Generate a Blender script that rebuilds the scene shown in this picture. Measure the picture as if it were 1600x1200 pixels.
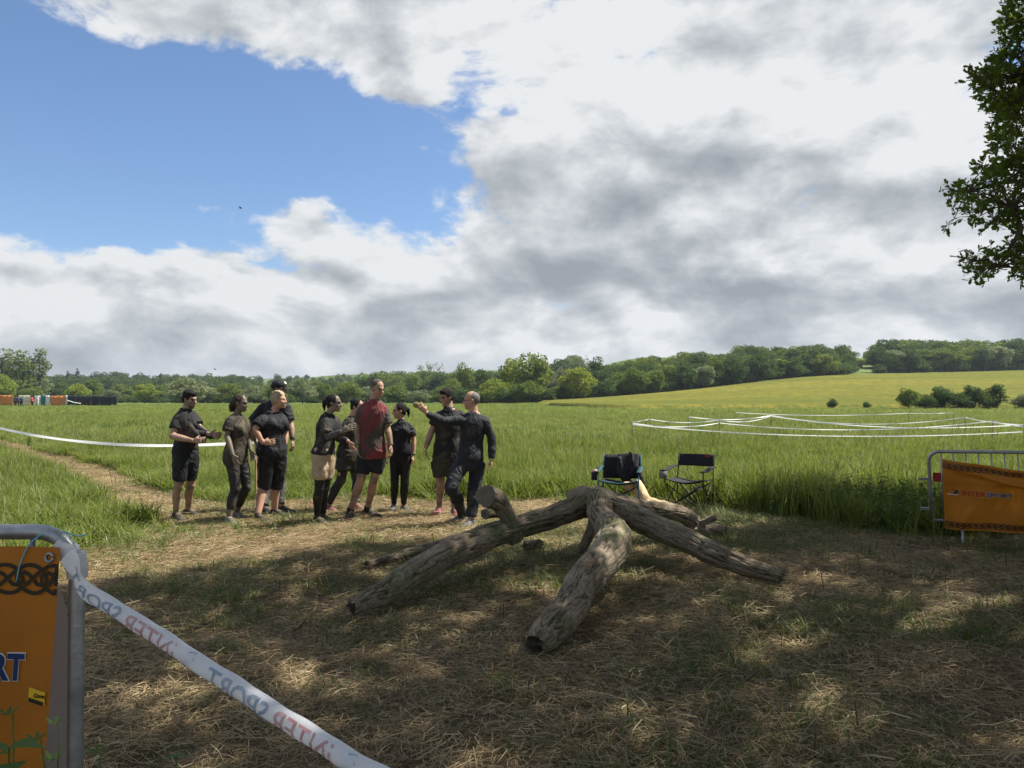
import bpy, bmesh, math, random
import numpy as np
from mathutils import Vector, Matrix
random.seed(7); RNG = np.random.default_rng(7)
for o in list(bpy.data.objects): bpy.data.objects.remove(o, do_unlink=True)
scene = bpy.context.scene
COL = scene.collection
R = math.radians

# ------------------------------------------------------------------ camera
CAMH = 1.6; FPX = 1200.0; HORIZON = 620.0
PITCH = math.atan((HORIZON - 600.0) / FPX)
cam = bpy.data.cameras.new('camera'); camo = bpy.data.objects.new('camera', cam); COL.objects.link(camo)
cam.sensor_width = 36.0; cam.lens = 36.0 * FPX / 1600.0
cam.clip_start = 0.05; cam.clip_end = 6000
camo.location = (0, 0, CAMH); camo.rotation_euler = (math.pi / 2 + PITCH, 0, 0)
scene.camera = camo

def pdir(px, py):
    x = (px - 800.0) / FPX; u = (600.0 - py) / FPX
    return Vector((x, math.cos(PITCH) - u * math.sin(PITCH), math.sin(PITCH) + u * math.cos(PITCH)))
def at(px, py, Y):                      # photo pixel -> point at distance Y
    d = pdir(px, py); d = d * (Y / d.y)
    return Vector((d.x, d.y, d.z + CAMH))
def on_z(px, py, z=0.0):                # photo pixel -> point at height z
    d = pdir(px, py); d = d * ((z - CAMH) / d.z)
    return Vector((d.x, d.y, z))
def proj(p):                            # point(s) -> photo pixel, for checking silhouettes
    p = np.atleast_2d(np.asarray(p, float)); x, y, z = p[:, 0], p[:, 1], p[:, 2] - CAMH
    f = y * math.cos(PITCH) + z * math.sin(PITCH); u = -y * math.sin(PITCH) + z * math.cos(PITCH)
    f = np.where(f > 0.05, f, np.nan)
    return 800 + FPX * x / f, 600 - FPX * u / f

# ------------------------------------------------------------------ sun and sky
SUN_EL = R(57); SUN_AZ = R(20)          # azimuth from +X towards +Y
TOSUN = Vector((math.cos(SUN_EL) * math.cos(SUN_AZ), math.cos(SUN_EL) * math.sin(SUN_AZ), math.sin(SUN_EL)))
sl = bpy.data.lights.new('sun', 'SUN'); so = bpy.data.objects.new('sun', sl); COL.objects.link(so)
sl.energy = 5.0; sl.angle = R(0.53); sl.color = (1.0, 0.95, 0.86)
so.rotation_euler = (-TOSUN).to_track_quat('-Z', 'Y').to_euler(); so.location = (20, 8, 40)

world = bpy.data.worlds.new('World'); scene.world = world; world.use_nodes = True
wt = world.node_tree; wt.nodes.clear()
class NT:
    def __init__(s, t): s.t = t
    def n(s, typ, **kw):
        nd = s.t.nodes.new(typ)
        for k, v in kw.items():
            if k.startswith('i_'):
                key = k[2:]
                key = int(key) if key.isdigit() else key
                s.put(nd.inputs[key], v)
            else: setattr(nd, k, v)
        return nd
    def put(s, inp, v):
        if isinstance(v, bpy.types.NodeSocket): s.t.links.new(v, inp)
        else: inp.default_value = v
    def math(s, op, a, b=0.0, c=0.0, clamp=False):
        nd = s.t.nodes.new('ShaderNodeMath'); nd.operation = op; nd.use_clamp = clamp
        s.put(nd.inputs[0], a); s.put(nd.inputs[1], b); s.put(nd.inputs[2], c); return nd.outputs[0]
    def vmath(s, op, a, b=(0, 0, 0)):
        nd = s.t.nodes.new('ShaderNodeVectorMath'); nd.operation = op
        s.put(nd.inputs[0], a); s.put(nd.inputs[1], b)
        return nd.outputs[1] if op in ('LENGTH', 'DOT_PRODUCT', 'DISTANCE') else nd.outputs[0]
    def rng(s, v, a, b, c=0.0, d=1.0, smooth=False):
        nd = s.t.nodes.new('ShaderNodeMapRange'); nd.clamp = True
        if smooth: nd.interpolation_type = 'SMOOTHSTEP'
        s.put(nd.inputs[0], v); nd.inputs[1].default_value = a; nd.inputs[2].default_value = b
        nd.inputs[3].default_value = c; nd.inputs[4].default_value = d; return nd.outputs[0]
    def noise(s, vec, scale, detail=4.0, rough=0.5, dist=0.0):
        nd = s.t.nodes.new('ShaderNodeTexNoise')
        if vec is not None: s.put(nd.inputs['Vector'], vec)
        s.put(nd.inputs['Scale'], scale); nd.inputs['Detail'].default_value = detail
        nd.inputs['Roughness'].default_value = rough; nd.inputs['Distortion'].default_value = dist
        return nd.outputs[0]
    def mix(s, f, a, b):
        nd = s.t.nodes.new('ShaderNodeMix'); nd.data_type = 'RGBA'
        s.put(nd.inputs[0], f)
        for i, v in ((6, a), (7, b)):
            s.put(nd.inputs[i], v if isinstance(v, bpy.types.NodeSocket) else (*v[:3], 1.0))
        return nd.outputs[2]
    def ramp(s, f, stops):
        nd = s.t.nodes.new('ShaderNodeValToRGB'); s.put(nd.inputs[0], f)
        el = nd.color_ramp.elements
        while len(el) < len(stops): el.new(0.5)
        for e, (p, c) in zip(el, stops): e.position = p; e.color = (*c[:3], 1.0)
        return nd.outputs[0]

w = NT(wt)
sky = w.n('ShaderNodeTexSky', sky_type='NISHITA', sun_disc=False)
sky.sun_elevation = SUN_EL; sky.sun_rotation = math.atan2(TOSUN.x, TOSUN.y); sky.altitude = 100
sky.air_density = 1.0; sky.dust_density = 0.4; sky.ozone_density = 6.0
bg_sky = w.n('ShaderNodeBackground', i_Strength=0.080); w.put(bg_sky.inputs[0], sky.outputs[0])
gen = w.n('ShaderNodeTexCoord').outputs['Generated']
sep = w.n('ShaderNodeSeparateXYZ'); w.put(sep.inputs[0], gen)
elev = sep.outputs[2]

def blob(px, py, rx, ry, wgt):
    d = pdir(px, py).normalized()
    v = w.vmath('SUBTRACT', gen, tuple(d)); v = w.vmath('MULTIPLY', v, (FPX / rx, 1 / 0.6, FPX / ry))
    return w.rng(w.vmath('LENGTH', v), 0.0, 1.0, wgt, 0.0, smooth=True)
def add(lst):
    a = lst[0]
    for b in lst[1:]: a = w.math('ADD', a, b)
    return a
# cloud field on the dome: two noise samples, the second moved towards the sun, give lit tops and grey bases
stretch = w.vmath('MULTIPLY', gen, (1.0, 1.0, 1.7))
warp = w.n('ShaderNodeTexNoise', i_Scale=2.2, i_Detail=3.0); w.put(warp.inputs['Vector'], stretch)
wv = w.vmath('MULTIPLY', w.vmath('SUBTRACT', warp.outputs[1], (0.5, 0.5, 0.5)), (0.16, 0.16, 0.16))
cv = w.vmath('ADD', stretch, wv)
n1 = w.math('ADD', 0.5, w.math('MULTIPLY', w.math('SUBTRACT', w.noise(cv, 4.2, 10.0, 0.58), 0.5), 1.3))
lv = Vector((TOSUN.x * 0.5, TOSUN.y * 0.2, TOSUN.z * 1.3)).normalized() * 0.05
n2 = w.math('ADD', 0.5, w.math('MULTIPLY', w.math('SUBTRACT', w.noise(w.vmath('ADD', cv, tuple(lv)), 4.2, 6.0, 0.5), 0.5), 1.3))
wisps = w.noise(cv, 15.0, 8.0, 0.62)
cov = add([
    blob(310, 225, 440, 165, -0.37), blob(20, 255, 420, 140, -0.24), blob(560, 190, 170, 120, -0.14), blob(20, 90, 160, 150, -0.16),
    blob(440, 15, 560, 135, 0.30), blob(700, 40, 330, 90, 0.10),
    blob(735, 125, 130, 70, -0.14), blob(1010, 72, 80, 40, -0.12), blob(905, 478, 150, 16, -0.13),
    blob(1150, 300, 620, 330, 0.24), blob(1320, 20, 520, 230, 0.26), blob(900, 0, 260, 90, 0.12), blob(280, 318, 120, 70, 0.26), blob(460, 328, 120, 70, 0.26), blob(640, 190, 90, 110, 0.10),
    w.rng(elev, 0.24, 0.10, 0.0, 0.26, smooth=True)])
puff = w.math('SUBTRACT', 0.42, w.math('ABSOLUTE', w.math('SUBTRACT', w.math('MULTIPLY', w.noise(cv, 9.0, 6.0, 0.55), 2.0), 1.0)))   # billows
d0 = w.math('ADD', n1, cov)
d0 = w.math('ADD', d0, w.math('MULTIPLY', w.math('SUBTRACT', wisps, 0.5), 0.30))
d0 = w.math('ADD', d0, w.math('MULTIPLY', puff, 0.10))
dens = w.rng(d0, 0.49, 0.61, 0.0, 1.0, smooth=True)
thick = w.rng(d0, 0.54, 1.0, 0.0, 1.0)
lit = w.math('MULTIPLY', w.math('SUBTRACT', n1, n2), 3.6)
fine = w.math('ADD', w.math('MULTIPLY', w.math('SUBTRACT', wisps, 0.5), 0.36), w.math('MULTIPLY', puff, 0.42))
big = w.math('MULTIPLY', w.math('SUBTRACT', w.noise(stretch, 5.5, 4.0, 0.5), 0.5), 0.95)
bri = add([w.math('SUBTRACT', 0.80, w.math('MULTIPLY', thick, 0.42)), lit, fine, big,
           blob(1060, 350, 460, 190, -0.14), blob(1500, 70, 420, 220, 0.12), blob(870, 190, 330, 150, 0.18), blob(480, 30, 420, 90, -0.08),
           blob(520, 60, 300, 80, 0.0), w.rng(elev, 0.16, 0.02, 0.0, 0.06)])
ccol = w.ramp(bri, [(0.0, (0.37, 0.41, 0.45)), (0.35, (0.50, 0.54, 0.58)), (0.68, (0.69, 0.73, 0.77)), (1.0, (0.96, 0.98, 1.0))])
bg_cl = w.n('ShaderNodeBackground', i_Strength=0.455); w.put(bg_cl.inputs[0], ccol)
mx = w.n('ShaderNodeMixShader'); w.put(mx.inputs[0], dens); w.put(mx.inputs[1], bg_sky.outputs[0]); w.put(mx.inputs[2], bg_cl.outputs[0])
wo = w.n('ShaderNodeOutputWorld'); w.put(wo.inputs[0], mx.outputs[0])

vs = scene.view_settings
vs.view_transform = 'Standard'; vs.look = 'None'; vs.gamma = 1.0; vs.use_curve_mapping = False; vs.exposure = 0.92
scene.render.engine = 'CYCLES'
cy = scene.cycles; cy.max_bounces = 5; cy.diffuse_bounces = 3; cy.glossy_bounces = 2; cy.transmission_bounces = 4; cy.transparent_max_bounces = 4
cy.caustics_reflective = False; cy.caustics_refractive = False
# ------------------------------------------------------------------ helpers
def srgb(r, g, b):
    f = lambda c: (c / 255 / 12.92) if c <= 10 else ((c / 255 + 0.055) / 1.055) ** 2.4
    return (f(r), f(g), f(b))

def _hash(ix, iy, iz, seed):
    h = (ix.astype(np.int64) * 374761393 + iy.astype(np.int64) * 668265263 + iz.astype(np.int64) * 2147483647 + seed * 1274126177) & 0xffffffff
    h = ((h ^ (h >> 13)) * 1274126177) & 0xffffffff
    h = h ^ (h >> 16)
    return (h & 0xffff) / 65535.0
def vnoise(p, seed=0):
    p = np.asarray(p, float); i = np.floor(p); f = p - i; f = f * f * (3 - 2 * f); i = i.astype(np.int64)
    r = 0
    for dx in (0, 1):
        for dy in (0, 1):
            for dz in (0, 1):
                wgt = (f[:, 0] if dx else 1 - f[:, 0]) * (f[:, 1] if dy else 1 - f[:, 1]) * (f[:, 2] if dz else 1 - f[:, 2])
                r = r + wgt * _hash(i[:, 0] + dx, i[:, 1] + dy, i[:, 2] + dz, seed)
    return r
def fbm(p, oct=4, seed=0, gain=0.5):
    p = np.asarray(p, float); a = 1.0; s = 0; t = 0
    for k in range(oct):
        s = s + a * (vnoise(p * (2 ** k) + 17.3 * k, seed + k) - 0.5); t += a; a *= gain
    return s / t * 2
def sstep(x, a, b):
    t = np.clip((np.asarray(x, float) - a) / (b - a), 0, 1); return t * t * (3 - 2 * t)

class MB:
    """collects vertices and faces; build() links them as ONE mesh object"""
    def __init__(s): s.v = []; s.f = []
    def add(s, vs, fs):
        o = len(s.v); s.v.extend([tuple(q) for q in vs]); s.f.extend([tuple(i + o for i in q) for q in fs]); return s
    def box(s, c, size, rot=None):
        hx, hy, hz = size[0] / 2, size[1] / 2, size[2] / 2
        vs = [Vector((x, y, z)) for x in (-hx, hx) for y in (-hy, hy) for z in (-hz, hz)]
        if rot is not None: vs = [rot @ q for q in vs]
        c = Vector(c); vs = [q + c for q in vs]
        return s.add(vs, [(0, 1, 3, 2), (4, 6, 7, 5), (0, 4, 5, 1), (2, 3, 7, 6), (0, 2, 6, 4), (1, 5, 7, 3)])
    def rings(s, rings, cap=True, closed=True):
        n = len(rings[0]); vs = [q for r in rings for q in r]; fs = []
        for i in range(len(rings) - 1):
            for j in range(n if closed else n - 1):
                k = (j + 1) % n
                fs.append((i * n + j, i * n + k, (i + 1) * n + k, (i + 1) * n + j))
        if cap: fs.append(tuple(reversed(range(n)))); fs.append(tuple((len(rings) - 1) * n + j for j in range(n)))
        return s.add(vs, fs)
    def tube(s, path, rad, seg=8, cap=True, flat=1.0, ref=None):
        path = [Vector(p) for p in path]
        if not hasattr(rad, '__len__'): rad = [rad] * len(path)
        rs = []; prev = Vector(ref) if ref is not None else None
        for i, p in enumerate(path):
            t = (path[min(i + 1, len(path) - 1)] - path[max(i - 1, 0)])
            t = t.normalized() if t.length > 1e-9 else Vector((0, 0, 1))
            if prev is None: prev = Vector((0, 0, 1)) if abs(t.z) < 0.9 else Vector((1, 0, 0))
            u = (prev - t * prev.dot(t))
            if u.length < 1e-4: u = t.orthogonal()
            u.normalize(); v = t.cross(u); prev = u
            rs.append([p + (u * math.cos(a) + v * math.sin(a) * flat) * rad[i] for a in [2 * math.pi * k / seg for k in range(seg)]])
        return s.rings(rs, cap)
    def capsule(s, a, b, ra, rb, seg=10, flat=1.0, ref=None):
        a = Vector(a); b = Vector(b); d = b - a; L = d.length
        d = d / L if L > 1e-6 else Vector((0, 0, 1))
        pts = [a - d * ra * 0.97, a - d * ra * 0.7, a, b, b + d * rb * 0.7, b + d * rb * 0.97]
        return s.tube(pts, [ra * 0.22, ra * 0.72, ra, rb, rb * 0.72, rb * 0.22], seg, True, flat, ref)
    def ell(s, c, ax, seg=14, rows=9):
        """ellipsoid; ax = three axis vectors already scaled"""
        c = Vector(c); X, Y, Z = [Vector(q) for q in ax]; rs = []
        for i in range(rows + 1):
            th = math.pi * (0.03 + 0.94 * i / rows)
            rs.append([c - Z * math.cos(th) + (X * math.cos(a) + Y * math.sin(a)) * math.sin(th) for a in [2 * math.pi * k / seg for k in range(seg)]])
        return s.rings(rs)
    def mesh(s, name):
        me = bpy.data.meshes.new(name); me.from_pydata(s.v, [], s.f); me.update(); return me
    def build(s, name, m, parent=None, smooth=False, fix=True):
        me = s.mesh(name)
        if fix:
            bm = bmesh.new(); bm.from_mesh(me); bmesh.ops.recalc_face_normals(bm, faces=bm.faces); bm.to_mesh(me); bm.free()
        return link(name, me, m, parent, smooth)

def link(name, me, m, parent=None, smooth=False):
    if m is not None and not me.materials: me.materials.append(m)
    if smooth: me.polygons.foreach_set('use_smooth', [True] * len(me.polygons))
    o = bpy.data.objects.new(name, me); COL.objects.link(o)
    if parent is not None:
        o.parent = parent
        # parts are modelled in world coordinates: keep them there
        o.matrix_parent_inverse = parent_matrix(parent).inverted()
    return o
def parent_matrix(o):
    m = o.matrix_basis.copy()
    if o.parent: m = parent_matrix(o.parent) @ o.matrix_parent_inverse @ m
    return m
def empty(name, loc, rz=0.0):
    o = bpy.data.objects.new(name, None); COL.objects.link(o); o.location = loc; o.rotation_euler = (0, 0, rz)
    o.empty_display_size = 0.1
    return o
def tag(o, label=None, cat=None, group=None, kind=None):
    if label: o['label'] = label
    if cat: o['category'] = cat
    if group: o['group'] = group
    if kind: o['kind'] = kind
    return o
def copy_tree(o, parent=None):
    c = o.copy(); COL.objects.link(c); c.parent = parent
    for ch in list(o.children): copy_tree(ch, c)
    return c

def new_mat(name):
    m = bpy.data.materials.new(name); m.use_nodes = True; m.node_tree.nodes.clear()
    t = NT(m.node_tree); out = t.n('ShaderNodeOutputMaterial'); return m, t, out
def pmat(name, c1, c2=None, scale=6.0, rough=0.8, bump=0.0, bscale=40.0, metal=0.0, spec=0.3, c3=None, s3=3.0, t3=(0.5, 0.6), coords='Object', detail=5.0, stretch=None, sheen=0.0, transl=0.0):
    m, t, out = new_mat(name)
    tc = t.n('ShaderNodeTexCoord').outputs[coords]
    if stretch: tc = t.vmath('MULTIPLY', tc, stretch)
    col = (*c1, 1.0)
    if c2 is not None: col = t.mix(t.rng(t.noise(tc, scale, detail, 0.6), 0.3, 0.7), c1, c2)
    if c3 is not None: col = t.mix(t.rng(t.noise(tc, s3, 6.0, 0.62), t3[0], t3[1]), col, c3)
    b = t.n('ShaderNodeBsdfPrincipled'); t.put(b.inputs['Base Color'], col)
    b.inputs['Roughness'].default_value = rough; b.inputs['Metallic'].default_value = metal
    b.inputs['Specular IOR Level'].default_value = spec
    if sheen: b.inputs['Sheen Weight'].default_value = sheen
    if bump:
        bn = t.n('ShaderNodeBump', i_Strength=bump, i_Distance=0.01); t.put(bn.inputs['Height'], t.noise(tc, bscale, 4.0, 0.6))
        t.put(b.inputs['Normal'], bn.outputs[0])
    sh = b.outputs[0]
    if transl:
        tr = t.n('ShaderNodeBsdfTranslucent'); t.put(tr.inputs[0], col)
        mxs = t.n('ShaderNodeMixShader', i_0=transl); t.put(mxs.inputs[1], sh); t.put(mxs.inputs[2], tr.outputs[0]); sh = mxs.outputs[0]
    t.put(out.inputs[0], sh); return m
def leaf_mat(name, c1, c2, c3=None, p3=0.0, transl=0.4, gloss=0.08, rough=0.45, pscale=0.08, hue=0.0):
    """foliage: colour by instance / object random and by place, light passing through"""
    m, t, out = new_mat(name)
    oi = t.n('ShaderNodeObjectInfo'); geo = t.n('ShaderNodeNewGeometry')
    pn = t.noise(geo.outputs['Position'], pscale, 3.0, 0.5)
    f = t.math('ADD', t.math('MULTIPLY', oi.outputs['Random'], 0.55), t.math('MULTIPLY', t.rng(pn, 0.3, 0.7), 0.45))
    col = t.mix(f, c1, c2)
    ri = geo.outputs['Random Per Island']
    if c3 is not None: col = t.mix(t.math('LESS_THAN', ri, p3), col, c3)
    hs = t.n('ShaderNodeHueSaturation'); t.put(hs.inputs['Color'], col)
    t.put(hs.inputs['Value'], t.rng(ri, 0, 1, 0.72, 1.28))
    col = hs.outputs[0]
    di = t.n('ShaderNodeBsdfDiffuse'); t.put(di.inputs[0], col)
    tr = t.n('ShaderNodeBsdfTranslucent')
    hs2 = t.n('ShaderNodeHueSaturation', i_Saturation=1.1, i_Value=1.35, i_Hue=0.49); t.put(hs2.inputs['Color'], col); t.put(tr.inputs[0], hs2.outputs[0])
    m1 = t.n('ShaderNodeMixShader', i_0=transl); t.put(m1.inputs[1], di.outputs[0]); t.put(m1.inputs[2], tr.outputs[0])
    gl = t.n('ShaderNodeBsdfGlossy', i_Roughness=rough); gl.inputs[0].default_value = (0.8, 0.85, 0.8, 1)
    m2 = t.n('ShaderNodeMixShader', i_0=gloss); t.put(m2.inputs[1], m1.outputs[0]); t.put(m2.inputs[2], gl.outputs[0])
    t.put(out.inputs[0], m2.outputs[0]); return m

def hidden_collection(name, objs):
    c = bpy.data.collections.new(name)
    for o in objs: c.objects.link(o)
    return c
def proto(name, mb, m, smooth=False):
    me = mb.mesh(name); me.materials.append(m)
    if smooth: me.polygons.foreach_set('use_smooth', [True] * len(me.polygons))
    return bpy.data.objects.new(name, me)
def scatter(name, pts, rots, scl, idx, protos, parent=None):
    """one object: instances of the prototypes on points (geometry nodes)"""
    n = len(pts)
    me = bpy.data.meshes.new(name); me.vertices.add(n); me.vertices.foreach_set('co', np.asarray(pts, np.float32).ravel())
    a = me.attributes.new('rot', 'FLOAT_VECTOR', 'POINT'); a.data.foreach_set('vector', np.asarray(rots, np.float32).ravel())
    a = me.attributes.new('scl', 'FLOAT_VECTOR', 'POINT')
    s3 = np.asarray(scl, np.float32); s3 = np.repeat(s3[:, None], 3, 1) if s3.ndim == 1 else s3
    a.data.foreach_set('vector', s3.ravel())
    a = me.attributes.new('idx', 'INT', 'POINT'); a.data.foreach_set('value', np.asarray(idx, np.int32))
    o = bpy.data.objects.new(name, me); COL.objects.link(o)
    c = hidden_collection(name + '_protos', protos)
    ng = bpy.data.node_groups.new(name, 'GeometryNodeTree')
    ng.interface.new_socket('Geometry', in_out='INPUT', socket_type='NodeSocketGeometry')
    ng.interface.new_socket('Geometry', in_out='OUTPUT', socket_type='NodeSocketGeometry')
    N = ng.nodes; L = ng.links
    gi = N.new('NodeGroupInput'); go = N.new('NodeGroupOutput'); ip = N.new('GeometryNodeInstanceOnPoints')
    ci = N.new('GeometryNodeCollectionInfo'); ci.inputs[0].default_value = c; ci.inputs['Separate Children'].default_value = True
    ci.inputs['Reset Children'].default_value = True
    def attr(nm, ty):
        q = N.new('GeometryNodeInputNamedAttribute'); q.data_type = ty; q.inputs[0].default_value = nm
        return [x for x in q.outputs if x.enabled and x.name == 'Attribute'][0]
    L.new(gi.outputs[0], ip.inputs['Points']); L.new(ci.outputs[0], ip.inputs['Instance'])
    ip.inputs['Pick Instance'].default_value = True
    L.new(attr('idx', 'INT'), ip.inputs['Instance Index']); L.new(attr('rot', 'FLOAT_VECTOR'), ip.inputs['Rotation']); L.new(attr('scl', 'FLOAT_VECTOR'), ip.inputs['Scale'])
    L.new(ip.outputs[0], go.inputs[0])
    md = o.modifiers.new('scatter', 'NODES'); md.node_group = ng
    if parent is not None:
        o.parent = parent; o.matrix_parent_inverse = parent_matrix(parent).inverted()
    return o

TMP = bpy.data.scenes.new('workbench')
def tmp_depsgraph():
    vl = TMP.view_layers[0]; vl.update(); return vl.depsgraph
def remesh(mb, voxel, smooth_it=3, fac=0.5):
    """union of overlapping shapes as one continuous surface"""
    me = mb.mesh('tmp')
    bm = bmesh.new(); bm.from_mesh(me); bmesh.ops.recalc_face_normals(bm, faces=bm.faces); bm.to_mesh(me); bm.free()
    o = bpy.data.objects.new('tmp', me); TMP.collection.objects.link(o)
    md = o.modifiers.new('r', 'REMESH'); md.mode = 'VOXEL'; md.voxel_size = voxel; md.adaptivity = 0
    if smooth_it:
        ms = o.modifiers.new('s', 'SMOOTH'); ms.factor = fac; ms.iterations = smooth_it
    dg = tmp_depsgraph()
    out = bpy.data.meshes.new_from_object(o.evaluated_get(dg))
    bpy.data.objects.remove(o, do_unlink=True); bpy.data.meshes.remove(me)
    out.materials.clear()
    return out
def coords(me):
    a = np.empty(len(me.vertices) * 3, np.float32); me.vertices.foreach_get('co', a); return a.reshape(-1, 3).astype(float)
def normals(me):
    a = np.empty(len(me.vertices) * 3, np.float32); me.vertices.foreach_get('normal', a); return a.reshape(-1, 3).astype(float)
def set_coords(me, a):
    me.vertices.foreach_set('co', np.asarray(a, np.float32).ravel()); me.update()
# ------------------------------------------------------------------ terrain
def hill(x, y):
    x = np.asarray(x, float); y = np.asarray(y, float)
    d = np.maximum(0, y - 88.0); d = np.where(d < 30, d * d / 60.0 * 0.98, d - 15.3)
    right = 0.073 * np.minimum(d, 330) * sstep(x, -12, 78)
    left = 21.0 * sstep(y, 330, 760) * (0.62 + 0.38 * sstep(x, -420, -60)) + 10 * sstep(y, 700, 1100)
    far = 9.0 * fbm(np.stack([x / 160, y / 160, 0 * x], -1).reshape(-1, 3), 3, 5).reshape(x.shape) * sstep(y, 380, 700)
    return np.maximum(right, left * sstep(140 - x, 0, 60)) + far
PATH = [(-22, 31), (-14.5, 22.6), (-9.3, 16.7), (-6.3, 12.6), (-4.6, 10.6), (-3.4, 9.6)]
def path_d(x, y):
    x = np.asarray(x, float); y = np.asarray(y, float); best = np.full(x.shape, 1e9)
    for (ax, ay), (bx, by) in zip(PATH[:-1], PATH[1:]):
        t = np.clip(((x - ax) * (bx - ax) + (y - ay) * (by - ay)) / ((bx - ax) ** 2 + (by - ay) ** 2), 0, 1)
        best = np.minimum(best, np.hypot(x - ax - t * (bx - ax), y - ay - t * (by - ay)))
    return best
def mown(x, y):
    """1 where the hay has been cut, 0 in the standing grass"""
    x = np.asarray(x, float); y = np.asarray(y, float)
    p = np.stack([x, y, 0 * x], -1).reshape(-1, 3)
    nz = (fbm(p * 0.8, 3, 11) * 0.55 + fbm(p * 3.0, 2, 12) * 0.22).reshape(x.shape)
    edge = np.interp(x, [-6, -4.6, -2, 0.6, 1.6, 2.7, 3.3, 3.9, 4.6, 6, 12], [11.4, 11.7, 12.1, 12.0, 11.75, 11.45, 10.4, 9.6, 9.2, 8.9, 8.8])
    m = sstep(edge + nz - y, -0.2, 0.3)
    lm = sstep(-4.35 + nz * 0.9 - x, -0.25, 0.25) * sstep(y + nz, 6.1, 6.7)        # standing clump left of the path
    m = m * (1 - lm)
    pd = 0.85 * sstep(0.55 + 0.5 * nz - path_d(x, y), -0.25, 0.25)
    return np.clip(np.maximum(m, pd), 0, 1)
def micro(x, y):
    p = np.stack([np.asarray(x, float), np.asarray(y, float), 0 * np.asarray(x, float)], -1).reshape(-1, 3)
    return ((fbm(p * 0.7, 3, 21) * 0.03 + fbm(p * 4.0, 2, 22) * 0.008)).reshape(np.shape(x))
def ground_z(x, y):
    return hill(x, y) + micro(x, y)

def grid_axis(segs):
    r = []
    for a, b, s in segs: r += list(np.arange(a, b, s))
    return np.array(r + [segs[-1][1]])
gx = grid_axis([(-1500, -300, 60), (-300, -60, 12), (-60, -16, 2), (-16, -8, 0.5), (-8, 8, 0.14), (8, 16, 0.5), (16, 60, 2), (60, 300, 10), (300, 1500, 60)])
gy = grid_axis([(-60, -6, 6), (-6, 1, 0.5), (1, 14, 0.14), (14, 26, 0.5), (26, 80, 2), (80, 300, 5), (300, 900, 20), (900, 3000, 100)])
XX, YY = np.meshgrid(gx, gy); ZZ = ground_z(XX, YY)
nx, ny = len(gx), len(gy)
me = bpy.data.meshes.new('ground'); vco = np.stack([XX, YY, ZZ], -1).reshape(-1, 3)
ii = (np.arange(ny - 1)[:, None] * nx + np.arange(nx - 1)[None, :]).ravel()
me.from_pydata(vco, [], np.stack([ii, ii + 1, ii + nx + 1, ii + nx], -1))
at_ = me.attributes.new('mown', 'FLOAT', 'POINT'); at_.data.foreach_set('value', mown(XX, YY).ravel().astype(np.float32))
m, t, out = new_mat('ground')
pos = t.n('ShaderNodeNewGeometry').outputs['Position']
hay = t.mix(t.rng(t.noise(pos, 2.2, 6.0, 0.6), 0.35, 0.65), (0.165, 0.120, 0.066), (0.300, 0.220, 0.122))
hay = t.mix(t.rng(t.noise(pos, 26.0, 4.0, 0.7), 0.35, 0.7), t.mix(0.55, hay, (0.02, 0.015, 0.009)), hay)
hay = t.mix(t.rng(t.noise(pos, 0.9, 5.0, 0.6), 0.52, 0.66), hay, (0.075, 0.085, 0.028))
gr = t.mix(t.rng(t.noise(pos, 0.35, 6.0, 0.6), 0.35, 0.65), (0.055, 0.10, 0.018), (0.098, 0.150, 0.034))
gr = t.mix(t.rng(t.noise(t.vmath('MULTIPLY', pos, (0.35, 1.4, 1.0)), 0.9, 6.0, 0.72), 0.4, 0.62), gr, (0.120, 0.175, 0.045))
far = t.mix(t.rng(t.noise(pos, 0.012, 3.0, 0.5), 0.4, 0.6), (0.060, 0.105, 0.022), (0.125, 0.165, 0.05))
sp = t.n('ShaderNodeSeparateXYZ'); t.put(sp.inputs[0], pos)
gr = t.mix(t.rng(sp.outputs[1], 120, 340), gr, far)
mw = t.n('ShaderNodeAttribute', attribute_name='mown').outputs['Fac']
col = t.mix(mw, gr, hay)
b = t.n('ShaderNodeBsdfPrincipled', i_Roughness=0.95); t.put(b.inputs['Base Color'], col); b.inputs['Specular IOR Level'].default_value = 0.1
bn = t.n('ShaderNodeBump', i_Strength=0.9, i_Distance=0.03); t.put(bn.inputs['Height'], t.noise(pos, 30.0, 5.0, 0.7)); t.put(b.inputs['Normal'], bn.outputs[0])
t.put(out.inputs[0], b.outputs[0])
g = link('ground', me, m, smooth=True); tag(g, 'meadow ground with a patch of cut hay in front', 'ground', kind='structure')

# yellow flowering crop on the slope at the right: a sheet just above the terrain
TOPL = [(7.5, 150), (40, 166), (85, 196), (153, 228), (260, 270), (420, 300)]
def crop_top(x): return np.interp(x, [p[0] for p in TOPL], [p[1] for p in TOPL])
cxs = np.concatenate([np.arange(4, 60, 2), np.arange(60, 425, 5)]); rows = 44
lo = 92 + 2.5 * np.sin(cxs * 0.05) + 40 * np.maximum(0, (14 - cxs) / 14); hi = crop_top(cxs)
ky = lo[:, None] + (hi - lo)[:, None] * (np.arange(rows) / (rows - 1))[None, :]; kx = np.repeat(cxs[:, None], rows, 1)
kz = ground_z(kx, ky) + 0.6; kz[:, 0] -= 0.75; kz[:, -1] -= 0.75; kz[0] -= 0.75
vs = [tuple(q) for q in np.stack([kx, ky, kz], -1).reshape(-1, 3)]; fs = []
for i in range(len(cxs) - 1):
    for j in range(rows - 1): fs.append((i * rows + j, (i + 1) * rows + j, (i + 1) * rows + j + 1, i * rows + j + 1))
m, t, out = new_mat('flowering_crop')
pos = t.n('ShaderNodeNewGeometry').outputs['Position']
band = t.noise(t.vmath('MULTIPLY', pos, (0.006, 0.05, 0.0)), 1.0, 4.0, 0.6)
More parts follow.
